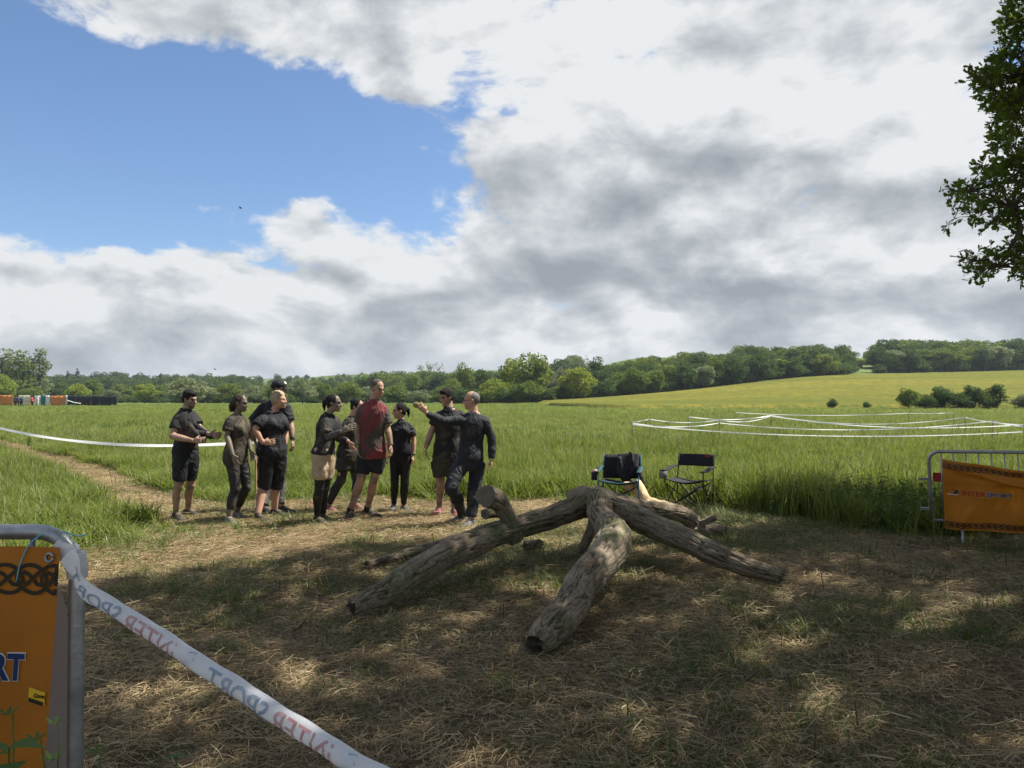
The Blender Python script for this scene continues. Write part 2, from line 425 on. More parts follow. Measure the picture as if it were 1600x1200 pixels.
c = t.mix(t.rng(band, 0.38, 0.62), (0.130, 0.138, 0.034), (0.245, 0.205, 0.042))
c = t.mix(t.rng(t.noise(t.vmath('MULTIPLY', pos, (0.5, 0.8, 1)), 1.2, 6.0, 0.75), 0.40, 0.60), c, (0.095, 0.118, 0.03))
b = t.n('ShaderNodeBsdfDiffuse'); t.put(b.inputs[0], c)
bn = t.n('ShaderNodeBump', i_Strength=1.0, i_Distance=0.4); t.put(bn.inputs['Height'], t.noise(pos, 1.6, 5.0, 0.7)); t.put(b.inputs['Normal'], bn.outputs[0])
t.put(out.inputs[0], b.outputs[0])
mb = MB(); mb.add(vs, fs); o = mb.build('crop_field', m, smooth=True, fix=False)
tag(o, 'yellow flowering crop field sloping up to the wood at the right', 'field', kind='structure')
# ------------------------------------------------------------------ far trees
def unit(n):
    v = RNG.normal(size=(n, 3)); return v / np.linalg.norm(v, axis=1)[:, None]
def leaf_quads(c, nrm, size, elong=1.5, up=0.3):
    """a small kite-shaped leaf spray at each point"""
    n = len(c); a = unit(n); a[:, 2] += up * 0.0
    u = np.cross(nrm, a); u /= np.linalg.norm(u, axis=1)[:, None] + 1e-9; v = np.cross(nrm, u)
    s = (size * RNG.uniform(0.6, 1.35, n))[:, None]
    p0 = c - u * s * 0.5 * elong; p1 = c + v * s * 0.45 + u * s * 0.05; p2 = c + u * s * 0.55 * elong; p3 = c - v * s * 0.45 - u * s * 0.08
    return np.stack([p0, p1, p2, p3], 1).reshape(-1, 3)
def crown_mesh(name, clumps, per, size, squash=0.8, m=None):
    """clumps: (centre, radius)"""
    P = []
    for c, r in clumps:
        n = max(8, int(per * r * r)); d = unit(n); d[:, 2] = d[:, 2] * 0.9 + 0.12
        rad = r * RNG.uniform(0.55, 1.08, n) ** 0.7
        q = np.asarray(c) + d * rad[:, None] * np.array([1, 1, squash])
        nn = d * 0.7 + unit(n) * 0.8; nn /= np.linalg.norm(nn, axis=1)[:, None]
        P.append(leaf_quads(q, nn, size))
    P = np.concatenate(P); k = len(P) // 4
    me = bpy.data.meshes.new(name); me.from_pydata(P, [], np.arange(4 * k).reshape(-1, 4)); me.materials.append(m)
    return me
def lobes(n, rx, rz, zc, r0, r1, top=0.0, low=-0.75):
    """clump centres spread through an ellipsoid of half-axes rx, rx, rz about height zc"""
    L = []
    for _ in range(n):
        d = unit(1)[0]; d[2] = max(d[2], low)
        k = RNG.uniform(0.25, 1.0) ** 0.5; r = RNG.uniform(r0, r1)
        wob = RNG.uniform(0.82, 1.12)
        L.append(((d[0] * (rx - r * 0.6) * k * wob, d[1] * (rx - r * 0.6) * k * wob, zc + d[2] * (rz - r * 0.6) * k * wob), r))
    return L
M_bark_far = pmat('bark_far', (0.07, 0.055, 0.04), (0.13, 0.11, 0.085), 3.0, 0.95)
FOL = {
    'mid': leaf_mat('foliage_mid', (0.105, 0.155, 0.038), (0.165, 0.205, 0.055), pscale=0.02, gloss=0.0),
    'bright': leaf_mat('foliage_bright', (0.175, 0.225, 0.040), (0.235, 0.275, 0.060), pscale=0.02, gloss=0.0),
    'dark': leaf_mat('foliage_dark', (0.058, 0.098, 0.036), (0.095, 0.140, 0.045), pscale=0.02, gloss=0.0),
    'grey': leaf_mat('foliage_grey', (0.150, 0.185, 0.095), (0.215, 0.240, 0.125), pscale=0.02, gloss=0.0),
    'conifer': leaf_mat('foliage_conifer', (0.030, 0.055, 0.030), (0.045, 0.070, 0.036), transl=0.15, gloss=0.0),
}
def trunk_mesh(name, h, r, forks=3, spread=0.5, lean=0.05, top=0.8):
    mb = MB(); ax, ay = RNG.normal(size=2) * lean
    f = 0.35 * h
    mb.tube([(0, 0, -0.3), (0, 0, 0.15), (ax * f * .5, ay * f * .5, f * .5), (ax * f, ay * f, f)], [r * 1.5, r * 1.15, r * .9, r * .72], 8)
    for k in range(forks):
        a = 2 * math.pi * (k + RNG.uniform(0, .5)) / forks; e = spread * h * RNG.uniform(.6, 1); z = h * RNG.uniform(top * .75, top)
        mb.tube([(ax * f, ay * f, f * .96), (ax * f + math.cos(a) * e * .4, ay * f + math.sin(a) * e * .4, f + (z - f) * .55), (math.cos(a) * e, math.sin(a) * e, z)], [r * .62, r * .36, r * .1], 6)
    me = mb.mesh(name); me.polygons.foreach_set('use_smooth', [True] * len(me.polygons)); me.materials.append(M_bark_far); return me
# prototypes are 10 m tall, copies share their mesh data
PROTO = {}
def reg(key, crowns, trunk): PROTO[key] = (crowns, trunk)
def make_protos():
    def variants(fn, tones): return {tn: fn(tn) for tn in tones}
    for i in range(4):
        lb = lobes(40, 4.3 + 0.3 * (i % 2), 4.8, 5.1, 1.0, 1.9, low=-0.95)
        me0 = crown_mesh('crown', lb, 52, 0.36, m=FOL['mid']); d = {'mid': me0}
        for tn in ('bright', 'dark', 'grey'):
            c = me0.copy(); c.materials.clear(); c.materials.append(FOL[tn]); d[tn] = c
        reg('round%d' % i, d, trunk_mesh('trunk', 7.5, 0.30, 4, 0.30, top=0.85))
    for i in range(3):
        lb = lobes(34, 2.7, 4.8, 5.1, 0.8, 1.5, low=-0.95)
        me0 = crown_mesh('crown', lb, 64, 0.33, m=FOL['mid']); d = {'mid': me0}
        for tn in ('bright', 'dark', 'grey'):
            c = me0.copy(); c.materials.clear(); c.materials.append(FOL[tn]); d[tn] = c
        reg('tall%d' % i, d, trunk_mesh('trunk', 8.5, 0.22, 3, 0.16, top=0.9))
    for i in range(2):                                   # bush: foliage to the ground
        lb = lobes(26, 5.0, 4.6, 4.9, 1.4, 2.4, low=-0.9)
        me0 = crown_mesh('crown', lb, 36, 0.45, m=FOL['mid']); d = {'mid': me0}
        for tn in ('bright', 'dark', 'grey'):
            c = me0.copy(); c.materials.clear(); c.materials.append(FOL[tn]); d[tn] = c
        reg('bush%d' % i, d, trunk_mesh('trunk', 5, 0.22, 5, 0.4, top=0.8))
    # loose poplar: many rising limbs, gaps
    lb = []
    for k in range(54):
        a = RNG.uniform(0, 6.28); z = RNG.uniform(1.8, 9.8); rr = (1.9 - 0.9 * abs(z - 5) / 5) * RNG.uniform(.2, 1)
        lb.append(((math.cos(a) * rr, math.sin(a) * rr, z), RNG.uniform(.45, .85)))
    me0 = crown_mesh('crown', lb, 62, 0.28, 1.2, m=FOL['grey']); c = me0.copy(); c.materials.clear(); c.materials.append(FOL['mid'])
    reg('poplar', {'grey': me0, 'mid': c}, trunk_mesh('trunk', 9.5, 0.16, 6, 0.13, top=0.95))
    # nearly leafless tree
    lb = lobes(40, 4.6, 3.6, 6.2, 0.5, 0.9); mb = MB()
    me0 = crown_mesh('crown', lb, 40, 0.22, m=FOL['grey'])
    mb.tube([(0, 0, -.3), (0, 0, 3.2)], [.34, .24], 8)
    for (c, r) in lb:
        c = Vector(c); mid = Vector((c.x * .35, c.y * .35, 3.0 + (c.z - 3) * .5))
        mb.tube([(0, 0, 2.9), mid, c], [.15, .09, .03], 5)
    tm = mb.mesh('trunk'); tm.materials.append(M_bark_far)
    reg('sparse', {'grey': me0}, tm)
    # conifer
    lb = []
    for k in range(60):
        z = RNG.uniform(.8, 9.7); rr = 2.1 * (1 - z / 10.2) ** .8; a = RNG.uniform(0, 6.28)
        lb.append(((math.cos(a) * rr * .8, math.sin(a) * rr * .8, z), .35 + .45 * (1 - z / 10)))
    me0 = crown_mesh('crown', lb, 90, 0.3, .6, m=FOL['conifer'])
    reg('conifer', {'dark': me0}, trunk_mesh('trunk', 9.6, .2, 1, 0.0, 0, top=1.0))
make_protos()

USED = {}
def tree(kind, tone, px, ytop, Y, wpx=None, label=None, group=None, name='tree', cat='tree', base=None, sink=0.0):
    """a tree whose top shows at (px, ytop), standing at distance Y on the terrain"""
    top = at(px, ytop, Y); gz = float(hill(np.array([top.x]), np.array([Y]))[0]) - sink
    if base is not None: gz = base
    h = max(1.0, top.z - gz); s = h / 10.0 * 1.02
    cr, tk = PROTO[kind]; cm = cr.get(tone) or list(cr.values())[0]
    natw = {'r': 8.6, 't': 5.4, 'b': 10.0, 'p': 3.8, 's': 9.2, 'c': 4.2}[kind[0]]
    sx = s if wpx is None else (wpx / FPX * Y) / natw
    o = empty(name, (top.x, Y, gz), RNG.uniform(0, 6.28)); o.scale = (sx, sx, s)
    for nm, me in (('trunk', tk), ('crown', cm)):
        q = bpy.data.objects.new(nm, me); COL.objects.link(q); q.parent = o
    tag(o, label, cat, group); return o

# --- left: poplars and bushes beyond the banners
G1 = 'grey-green poplars at the left edge'
tree('poplar', 'grey', -28, 548, 232, 52, 'grey-green loose poplar, just left of the picture edge', G1, 'poplar_tree')
tree('poplar', 'grey', 10, 549, 236, 48, 'loose grey-green poplar leftmost of the poplar clump', G1, 'poplar_tree')
tree('poplar', 'mid', 36, 552, 228, 44, 'middle poplar of the clump at the left edge', G1, 'poplar_tree')
tree('poplar', 'grey', 63, 549, 234, 46, 'pale poplar rightmost of the clump at the left edge', G1, 'poplar_tree')
tree('round1', 'dark', 26, 572, 252, 84, 'dark round tree filling behind the left poplars', None, 'broadleaf_tree')
tree('bush0', 'bright', 0, 583, 205, 52, 'yellow-green bushy tree at the left edge below the poplars', None, 'bushy_tree')
tree('bush1', 'mid', 52, 603, 210, 36, 'low green bush under the left poplars', None, 'bushy_tree')
tree('round2', 'dark', 92, 596, 260, 44, 'dark green tree right of the poplar clump', None, 'broadleaf_tree')
tree('bush0', 'bright', 121, 598, 200, 40, 'bright yellow-green bush behind the black fence panels', None, 'bushy_tree')
tree('tall0', 'mid', 142, 589, 236, 30, 'upright mid green tree right of the yellow-green bush', None, 'broadleaf_tree')
tree('bush1', 'grey', 176, 608, 215, 28, 'small pale grey-green bush above the fence end', None, 'bushy_tree')
tree('round3', 'bright', 226, 596, 195, 34, 'single round bright green tree standing alone in the meadow', None, 'broadleaf_tree')
tree('tall1', 'mid', 201, 607, 250, 22, 'slim green tree left of the lone round tree', None, 'broadleaf_tree')
tree('bush1', 'mid', 252, 610, 260, 34, 'low green bush right of the lone round tree', None, 'bushy_tree')
# --- willows behind the group of people
G2 = 'pale willows along the far edge of the meadow'
for px, yt, Y, wd, k, tn, lb in [
    (291, 587, 180, 66, 'bush0', 'grey', 'broad pale willow behind the man stretching his shirt'),
    (326, 602, 190, 46, 'bush1', 'grey', 'lower pale willow just right of the broad willow'),
    (360, 598, 176, 44, 'round1', 'mid', 'round green tree behind the muddy long-haired woman'),
    (396, 600, 190, 40, 'bush0', 'grey', 'willow behind the man with the cap'),
    (432, 596, 185, 44, 'bush1', 'mid', 'willow behind the woman with blond braids'),
    (473, 588, 180, 46, 'bush0', 'grey', 'pale rounded willow left of the gesturing woman'),
    (505, 597, 186, 36, 'bush1', 'mid', 'smaller willow directly above the gesturing woman'),
    (541, 594, 180, 48, 'bush0', 'mid', 'full willow between gesturing woman and red shirt man'),
    (578, 600, 190, 38, 'bush1', 'grey', 'willow hidden partly by the head of the red shirt man'),
    (622, 600, 182, 50, 'bush0', 'mid', 'dense willow right of the red shirt man'),
    (655, 608, 176, 40, 'bush1', 'grey', 'grey rounded bush above the raised hand'),
    (689, 603, 186, 42, 'bush0', 'mid', 'willow behind the dark-haired man in shorts')]:
    tree(k, tn, px, yt, Y, wd, lb, G2, 'willow_tree')
# --- centre and the row climbing to the right
def foot(px): return float(np.interp(px, [700, 860, 960, 1080, 1200, 1310, 1350, 1620], [158, 152, 158, 172, 186, 202, 212, 236]))
G3 = 'trees along the top edge of the crop field'
for px, yt, dY, wd, k, tn, lb, gp in [
    (724, 567, 30, 40, 'round0', 'mid', 'round tree left of the large central tree, half way up', None),
    (706, 590, 10, 42, 'round2', 'mid', 'lower tree left of the large central tree', None),
    (754, 571, 35, 52, 'round3', 'dark', 'darker broad tree touching the large central tree', None),
    (772, 590, 4, 56, 'bush0', 'bright', 'bright spreading tree at the foot of the dark broad tree', None),
    (800, 558, 12, 50, 'round1', 'bright', 'bright crown on the left flank of the large central tree', None),
    (831, 550, 0, 70, 'round2', 'mid', 'large tall round tree at the centre, foliage to the ground', None),
    (826, 594, -4, 60, 'bush0', 'mid', 'low skirt of bushes under the large central tree', None),
    (868, 566, 22, 40, 'sparse', 'grey', 'thinly leaved greyish tree right of the large central tree', None),
    (857, 608, -4, 32, 'bush1', 'dark', 'low dark bush at the corner of the crop field', None),
    (904, 547, 45, 42, 'sparse', 'grey', 'tall nearly bare tree rising behind the bright tree', None),
    (936, 557, 50, 44, 'round0', 'dark', 'dark tree right of the nearly bare tree', None),
    (902, 567, 0, 54, 'round3', 'bright', 'bright yellow-green round tree above the field corner', None),
    (882, 590, 8, 40, 'tall1', 'mid', 'narrow tree between the central and the bright tree', None),
    (944, 592, 0, 40, 'bush1', 'dark', 'dark low tree right of the bright tree', None),
    (968, 580, 12, 46, 'round2', 'mid', 'olive rounded tree with visible stem above the field', G3),
    (990, 574, 0, 54, 'round0', 'mid', 'broad olive tree at the lower end of the row', G3),
    (1012, 566, 18, 36, 'round1', 'dark', 'dark tree peeping over the broad olive tree', G3),
    (1022, 573, 0, 36, 'tall0', 'mid', 'tall tree with several stems right of the olive tree', G3),
    (1046, 569, 4, 40, 'tall1', 'mid', 'second tall tree of the row with bare stems', G3),
    (1070, 565, 0, 38, 'round2', 'dark', 'dark dense tree before the taller part of the row', G3),
    (1052, 563, 24, 34, 'round3', 'dark', 'dark round top behind the tall stems', G3),
    (1098, 567, 0, 40, 'tall2', 'grey', 'paler tree left of the tall dense row', G3),
    (1122, 556, 4, 48, 'round1', 'mid', 'first tree of the tall dense row', G3),
    (1146, 554, 0, 46, 'round0', 'dark', 'second tree of the tall dense row', G3),
    (1172, 551, 6, 46, 'round3', 'dark', 'third tree of the tall dense row, slightly higher', G3),
    (1190, 550, 0, 44, 'round2', 'dark', 'highest tree of the tall dense row', G3),
    (1216, 556, 4, 40, 'tall0', 'mid', 'tree right after the highest of the dense row', G3),
    (1238, 556, 0, 42, 'round0', 'dark', 'dense dark tree in the right half of the row', G3),
    (1262, 551, 5, 44, 'round1', 'dark', 'wide dark tree near the right end of the row', G3),
    (1286, 549, 0, 44, 'round3', 'mid', 'last wide tree of the dense row', G3),
    (1300, 553, 3, 26, 'tall1', 'mid', 'slim tree at the very end of the dense row', G3),
    (1322, 550, 14, 30, 'tall2', 'dark', 'single dark tree standing off the end of the row', G3),
    (1346, 560, 46, 40, 'round2', 'bright', 'small lighter tree seen in the gap of the wood', None)]:
    Y = foot(px) + dY
    tree(k, tn, px, yt, Y, wd, lb, gp, 'broadleaf_tree')
ORD = 'first second third fourth fifth sixth seventh eighth ninth tenth eleventh twelfth thirteenth fourteenth fifteenth sixteenth seventeenth'.split()
G4 = 'front trees of the wood on the hill at the right'
kk = ['round0', 'tall0', 'round1', 'tall1', 'round2', 'tall2', 'round3']; tt = ['dark', 'mid', 'mid', 'grey', 'mid', 'mid', 'dark']
for i, px in enumerate(range(1376, 1760, 23)):
    yt = np.interp(px, [1370, 1500, 1600, 1750], [543, 541, 534, 525]) + RNG.uniform(-3, 4)
    tree(kk[i % 7], tt[(i * 3) % 7], px, yt, foot(px) + RNG.uniform(0, 8), 40, 'front tree of the wood on the right hill, %s from the left' % ORD[i], G4, 'broadleaf_tree')
for i, px in enumerate(range(1070, 1320, 20)):
    yt = np.interp(px, [1070, 1190, 1320], [568, 555, 554]) + RNG.uniform(0, 3)
    tree(kk[(i + 2) % 7], 'dark', px, yt, foot(px) + 14 + RNG.uniform(0, 4), 38, 'dark second-rank tree behind the dense row, %s from the left' % ORD[i], 'second rank of the dense row', 'broadleaf_tree')
# --- shrubs at the bottom of the crop field
for px, yt, Y, wd, k, tn, lb in [
    (1418, 605, 92, 36, 'bush1', 'mid', 'upright green shrub at the left end of the hedge clump'),
    (1444, 615, 93, 34, 'bush0', 'dark', 'low dark shrub second from the left in the hedge clump'),
    (1472, 602, 94, 44, 'bush1', 'dark', 'broad dark shrub with pale blossom in the hedge clump'),
    (1500, 612, 93, 40, 'bush0', 'dark', 'rounded dark shrub in the middle of the hedge clump'),
    (1520, 600, 94, 36, 'bush1', 'dark', 'tallest rounded shrub right of the hedge clump middle'),
    (1542, 612, 93, 32, 'bush0', 'mid', 'lower green shrub beside the pointed last shrub'),
    (1557, 599, 93, 32, 'tall1', 'dark', 'pointed dark shrub at the right end of the hedge clump'),
    (1600, 614, 92, 44, 'bush1', 'grey', 'pale blossoming shrub at the right edge of the picture'),
    (1300, 622, 94, 18, 'bush0', 'dark', 'tiny round shrub alone at the foot of the crop field'),
    (1354, 627, 94, 16, 'bush1', 'dark', 'tiny shrub between the lone shrub and the hedge clump')]:
    tree(k, tn, px, yt, Y, wd, lb, 'shrubs at the foot of the crop field', 'shrub', 'shrub')
# --- far hill: conifers and single trees on the skyline
for px, yt, wd, lb in [(106, 578, 12, 'lower dark conifer on the left skyline'), (121, 574, 14, 'tall dark conifer standing out on the left skyline'), (143, 582, 10, 'small dark conifer right of the tall one'), (251, 582, 12, 'dark conifer top on the skyline above the lone tree')]:
    tree('conifer', 'dark', px, yt, 440, wd, lb, 'conifers on the left skyline', 'conifer_tree', 'conifer')
for px, yt, wd, k, lb in [(434, 584, 18, 'round0', 'dark round tree on the skyline above the cap'), (452, 587, 12, 'round1', 'small tree second on the pasture skyline'), (464, 586, 12, 'round2', 'small tree third on the pasture skyline'), (479, 583, 10, 'tall0', 'single thin tree on the pasture ridge'), (537, 583, 9, 'tall1', 'tiny upright tree alone on the pasture ridge'), (556, 587, 7, 'tall2', 'tiniest tree on the pasture ridge'), (570, 586, 10, 'round3', 'little round tree right on the pasture ridge'), (548, 591, 12, 'conifer', 'dark pointed tree on the pasture slope'), (560, 590, 12, 'conifer', 'second dark pointed tree on the pasture slope')]:
    tree(k, 'dark', px, yt, 640, wd, lb, 'small trees on the pasture ridge', 'ridge_tree')
tree('sparse', 'grey', 672, 556, 330, 48, 'tall greyish tree with ivy balls standing above the wooded slope', None, 'broadleaf_tree')

# --- woods on the far hill that read as one mass
pts, idx, sc = [], [], []
pr = []
for k in ('round0', 'round1', 'round2', 'round3', 'tall0'):
    for tn in ('dark', 'mid'):
        pr.append(bpy.data.objects.new('wood_%s_%s' % (k, tn), PROTO[k][0][tn]))
def wood(px0, px1, Y0, Y1, n, h0, h1, dark):
    for _ in range(n):
        Y = RNG.uniform(Y0, Y1); px = RNG.uniform(px0, px1); x = (px - 800) / FPX * Y
        pts.append((x, Y, float(hill(np.array([x]), np.array([Y]))[0]) - 0.5)); h = RNG.uniform(h0, h1) / 10
        sc.append((h * 1.1, h * 1.1, h)); idx.append(2 * RNG.integers(0, 5) + (0 if RNG.random() < dark else 1))
wood(-350, 400, 350, 420, 260, 8, 12, 0.9); wood(-350, 380, 420, 520, 240, 8, 12, 0.95)
wood(560, 860, 260, 330, 110, 8, 13, 0.4); wood(600, 900, 330, 480, 170, 9, 14, 0.6)
wood(-300, 420, 300, 345, 80, 5, 9, 0.5); wood(400, 620, 300, 400, 60, 6, 10, 0.4)
wood(380, 600, 520, 600, 26, 6, 9, 0.7)
wood(1370, 2000, 238, 270, 300, 8, 10.5, 0.6); wood(900, 1320, 200, 230, 140, 6, 9, 0.7); wood(1800, 2600, 240, 290, 120, 9, 12, 0.6)
o = scatter('far_woods', pts, np.stack([np.zeros(len(pts)), np.zeros(len(pts)), RNG.uniform(0, 6.28, len(pts))], -1), sc, idx, pr)
tag(o, 'dense woods covering the far hills behind the meadow', 'woods', kind='stuff')

# --- dark undergrowth closing the foot of the rows
pts, idx, sc = [], [], []
pr2 = [bpy.data.objects.new('undergrowth_%s_%s' % (k, tn), PROTO[k][0][tn]) for k in ('bush0', 'bush1') for tn in ('dark', 'mid')]
def under(px, Y, h):
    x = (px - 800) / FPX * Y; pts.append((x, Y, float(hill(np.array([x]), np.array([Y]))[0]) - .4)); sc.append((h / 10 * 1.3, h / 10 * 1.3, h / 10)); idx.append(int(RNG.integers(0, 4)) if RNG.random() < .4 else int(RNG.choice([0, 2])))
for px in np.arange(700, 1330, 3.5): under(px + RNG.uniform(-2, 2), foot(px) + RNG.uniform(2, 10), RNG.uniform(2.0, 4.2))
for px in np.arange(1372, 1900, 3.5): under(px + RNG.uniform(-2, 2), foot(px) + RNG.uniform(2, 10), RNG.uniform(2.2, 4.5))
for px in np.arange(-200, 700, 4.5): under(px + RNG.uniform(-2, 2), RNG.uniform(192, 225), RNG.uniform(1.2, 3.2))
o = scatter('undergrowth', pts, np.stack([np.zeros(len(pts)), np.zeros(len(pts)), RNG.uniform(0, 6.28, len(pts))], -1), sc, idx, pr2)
tag(o, 'dark undergrowth along the foot of the tree rows', 'undergrowth', kind='stuff')
# ------------------------------------------------------------------ the oak at the right that shades the foreground
M_bark_oak = pmat('bark_oak', (0.055, 0.045, 0.035), (0.12, 0.10, 0.075), 5.0, 0.95, 0.8, 20.0)
M_oak_leaf = leaf_mat('oak_leaf', (0.085, 0.140, 0.026), (0.150, 0.215, 0.042), pscale=0.6, transl=0.5, gloss=0.03)
LOBE = [(0, .0), (.10, .16), (.22, .10), (.36, .28), (.5, .17), (.66, .32), (.80, .19), (.93, .2), (1.0, 0)]
def oak_leaf(mb, base, d, n, L):
    d = d.normalized(); s = d.cross(n)
    s = s.normalized() if s.length > 1e-4 else d.orthogonal().normalized(); n = s.cross(d)
    right = [base + d * L * t + s * L * q + n * L * (0.12 * t - 0.25 * q) for t, q in LOBE]
    left = [base + d * L * t - s * L * q + n * L * (0.12 * t - 0.25 * q) for t, q in LOBE[1:-1]]
    o = len(mb.v); mb.v += [tuple(q) for q in right + left]; k = len(LOBE)
    R_ = list(range(k)); Lf = [0] + list(range(k, k + k - 2)) + [k - 1]
    for i in range(k - 1):
        f = [R_[i], R_[i + 1], Lf[i + 1], Lf[i]]; g = []
        [g.append(x) for x in f if x not in g]
        mb.f.append(tuple(o + x for x in g))
def twig_proto(i):
    rnd = random.Random(100 + i); mb = MB(); tips = []
    for k in range(7):
        a = Vector((rnd.uniform(-.2, 1), rnd.uniform(-.75, .75), rnd.uniform(-.4, .55))).normalized() * rnd.uniform(.2, .36)
        mid = a * .5 + Vector((0, 0, .03)); mb.tube([(0, 0, 0), mid, a], [.006, .004, .002], 4)
        for q in range(6):
            b0 = a * rnd.uniform(.55, 1.0); d = (a.normalized() * .7 + Vector((rnd.gauss(0, .6), rnd.gauss(0, .6), rnd.gauss(-.05, .5))))
            tips.append((b0, d))
    nb = len(mb.f)
    for b0, d in tips:
        n = Vector((rnd.gauss(0, .5), rnd.gauss(0, .5), 1)).normalized(); oak_leaf(mb, b0, d, n, rnd.uniform(.075, .13))
    me = mb.mesh('oak_twig'); me.materials.append(M_oak_leaf); me.materials.append(M_bark_oak)
    me.polygons.foreach_set('material_index', [1] * nb + [0] * (len(me.polygons) - nb))
    return bpy.data.objects.new('oak_twig_%d' % i, me)
OAKPOLY = [(1640, -40), (1586, -40), (1575, 5), (1548, 22), (1545, 40), (1572, 62), (1534, 78), (1536, 104), (1512, 120), (1512, 138), (1532, 150), (1530, 174),
           (1552, 188), (1560, 208), (1640, 205), (1640, 216), (1536, 226), (1534, 240), (1552, 250), (1524, 258), (1510, 276), (1503, 290), (1466, 290), (1458, 308), (1484, 316), (1506, 318),
           (1502, 332), (1468, 344), (1470, 352), (1504, 343), (1524, 344), (1530, 356), (1566, 366), (1540, 380), (1532, 394), (1502, 406), (1508, 420), (1512, 442), (1534, 432), (1560, 420), (1572, 438), (1640, 442)]
def in_poly(x, y, poly):
    c = np.zeros(len(x), bool); j = len(poly) - 1
    for i in range(len(poly)):
        xi, yi = poly[i]; xj, yj = poly[j]
        c ^= ((yi > y) != (yj > y)) & (x < (xj - xi) * (y - yi) / (yj - yi + 1e-12) + xi); j = i
    return c
SH = Vector((TOSUN.x / TOSUN.z, TOSUN.y / TOSUN.z))
def shade_edge(x): return np.interp(x, [-9, -5, -3.4, -2.2, 0, 1, 2, 3, 5, 8, 14], [3.2, 4.8, 6.6, 7.9, 8.4, 9.2, 10.2, 11.6, 13.0, 13.6, 14])
def keep(P):
    px, py = proj(P)
    infr = (px > -60) & (px < 1640) & (py > -110) & (py < 1240) & np.isfinite(px)
    ok = ~infr | in_poly(np.nan_to_num(px) - 45, np.nan_to_num(py), OAKPOLY) & (P[:, 1] > 6.5) & (P[:, 1] < 12)
    gx_ = P[:, 0] - SH.x * P[:, 2]; gy_ = P[:, 1] - SH.y * P[:, 2]
    lit = (gy_ > shade_edge(gx_) + 0.25 * np.sin(gx_ * 3.1)) & (gx_ < 7)
    return ok & ~lit
def crown_pts(c, r, n, hollow=0.35):
    d = unit(n); k = RNG.uniform(hollow ** 3, 1, n) ** (1 / 3.0)
    P = np.asarray(c) + d * k[:, None] * np.asarray(r)
    lump = fbm(P * 0.55, 3, 31)
    return P[(lump > -0.26)]
def oak(name, label, base, center, rad, n, r0, extra=None, group=None):
    root = empty(name, base); base = Vector(base)
    P = crown_pts(center, rad, n); P = P[P[:, 2] > 3.0]; P = P[keep(P)]
    if extra is not None: P = np.concatenate([P, extra])
    # hubs: greedy cover, each hub gets a limb back to the stem
    hubs = []; rest = P.copy()
    while len(rest) and len(hubs) < 420:
        h = rest[RNG.integers(0, len(rest))]; near = np.linalg.norm(rest - h, axis=1) < 0.75
        hubs.append(rest[near].mean(0)); rest = rest[~near]
    fork = base + Vector((0, 0, 3.2)); topz = center[2] + rad[2] * 0.55
    stem = [base + Vector((0, 0, -.3)), base + Vector((0, 0, .3)), base + Vector((.05, -.05, 1.6)), fork]
    top = Vector((0.6 * base.x + 0.4 * center[0], 0.6 * base.y + 0.4 * center[1], topz))
    MB().tube(stem, [r0 * 1.7, r0 * 1.25, r0, r0 * .95], 16).build('trunk', M_bark_oak, root, True)
    leader = [fork.lerp(top, k / 5) + Vector((random.uniform(-.2, .2), random.uniform(-.2, .2), 0)) for k in range(6)]; leader[0] = fork - Vector((0, 0, .2))
    MB().tube(leader, [r0 * .9, r0 * .7, r0 * .5, r0 * .36, r0 * .22, r0 * .1], 12).build('limb', M_bark_oak, root, True)
    mains = []
    for k in range(9):                                      # main limbs towards clusters of hubs
        if not hubs: break
        h = Vector(hubs[int(k * len(hubs) / 9)]); a = leader[1 + k % 4]
        pts_ = [a, a.lerp(h, .35) + Vector((0, 0, .5)), a.lerp(h, .7) + Vector((0, 0, .35)), h]
        MB().tube(pts_, [r0 * .4, r0 * .28, r0 * .17, r0 * .06], 8).build('limb', M_bark_oak, root, True); mains += [(pts_[i].lerp(pts_[i + 1], f), r0 * (.3 - .08 * i)) for i in range(3) for f in (.2, .6, 1.0)]
    mains += [(q, r0 * .4) for q in leader[1:]]
    br = MB(); hb = []
    hubs = sorted(hubs, key=lambda h: min((q[0] - Vector(h)).length for q in mains))
    for h in hubs:                                          # nearest limb or an inner hub, so that branches run through the foliage
        h = Vector(h); a, ra = min(mains, key=lambda q: (q[0] - h).length + 0.25 * max(0, q[0].z - h.z)); mains.append((h, .03))
        mid = a.lerp(h, .5) + Vector((random.uniform(-.15, .15), random.uniform(-.15, .15), .12 * (h - a).length))
        br.tube([a, mid, h], [min(ra, .05) * .8, .028, .014], 5); hb.append((h, mid))
    rots = np.zeros((len(P), 3))
    H = np.array([h for h, _ in hb]) if hb else np.zeros((0, 3))
    for i, p in enumerate(P):
        j = int(np.argmin(np.linalg.norm(H - p, axis=1))); h = Vector(H[j]); p = Vector(p); d = p - h
        if d.length > 0.08: br.tube([h, h.lerp(p, .5) + Vector((0, 0, .05)), p], [.012, .008, .005], 4)
        out_ = d.normalized() if d.length > .05 else Vector(unit(1)[0])
        rots[i] = (random.uniform(-.6, .6), -math.asin(max(-.7, min(.7, out_.z * .6))), math.atan2(out_.y, out_.x) + random.uniform(-.5, .5))
    br.build('branches', M_bark_oak, root, fix=False)
    s = RNG.uniform(0.8, 1.25, len(P))
    if extra is not None: s[-len(extra):] *= .54
    o = scatter('crown', P, rots, s, RNG.integers(0, 6, len(P)), [twig_proto(k) for k in range(6)], root)
    o['kind'] = 'stuff'
    tag(root, label, 'tree', group)
    return root
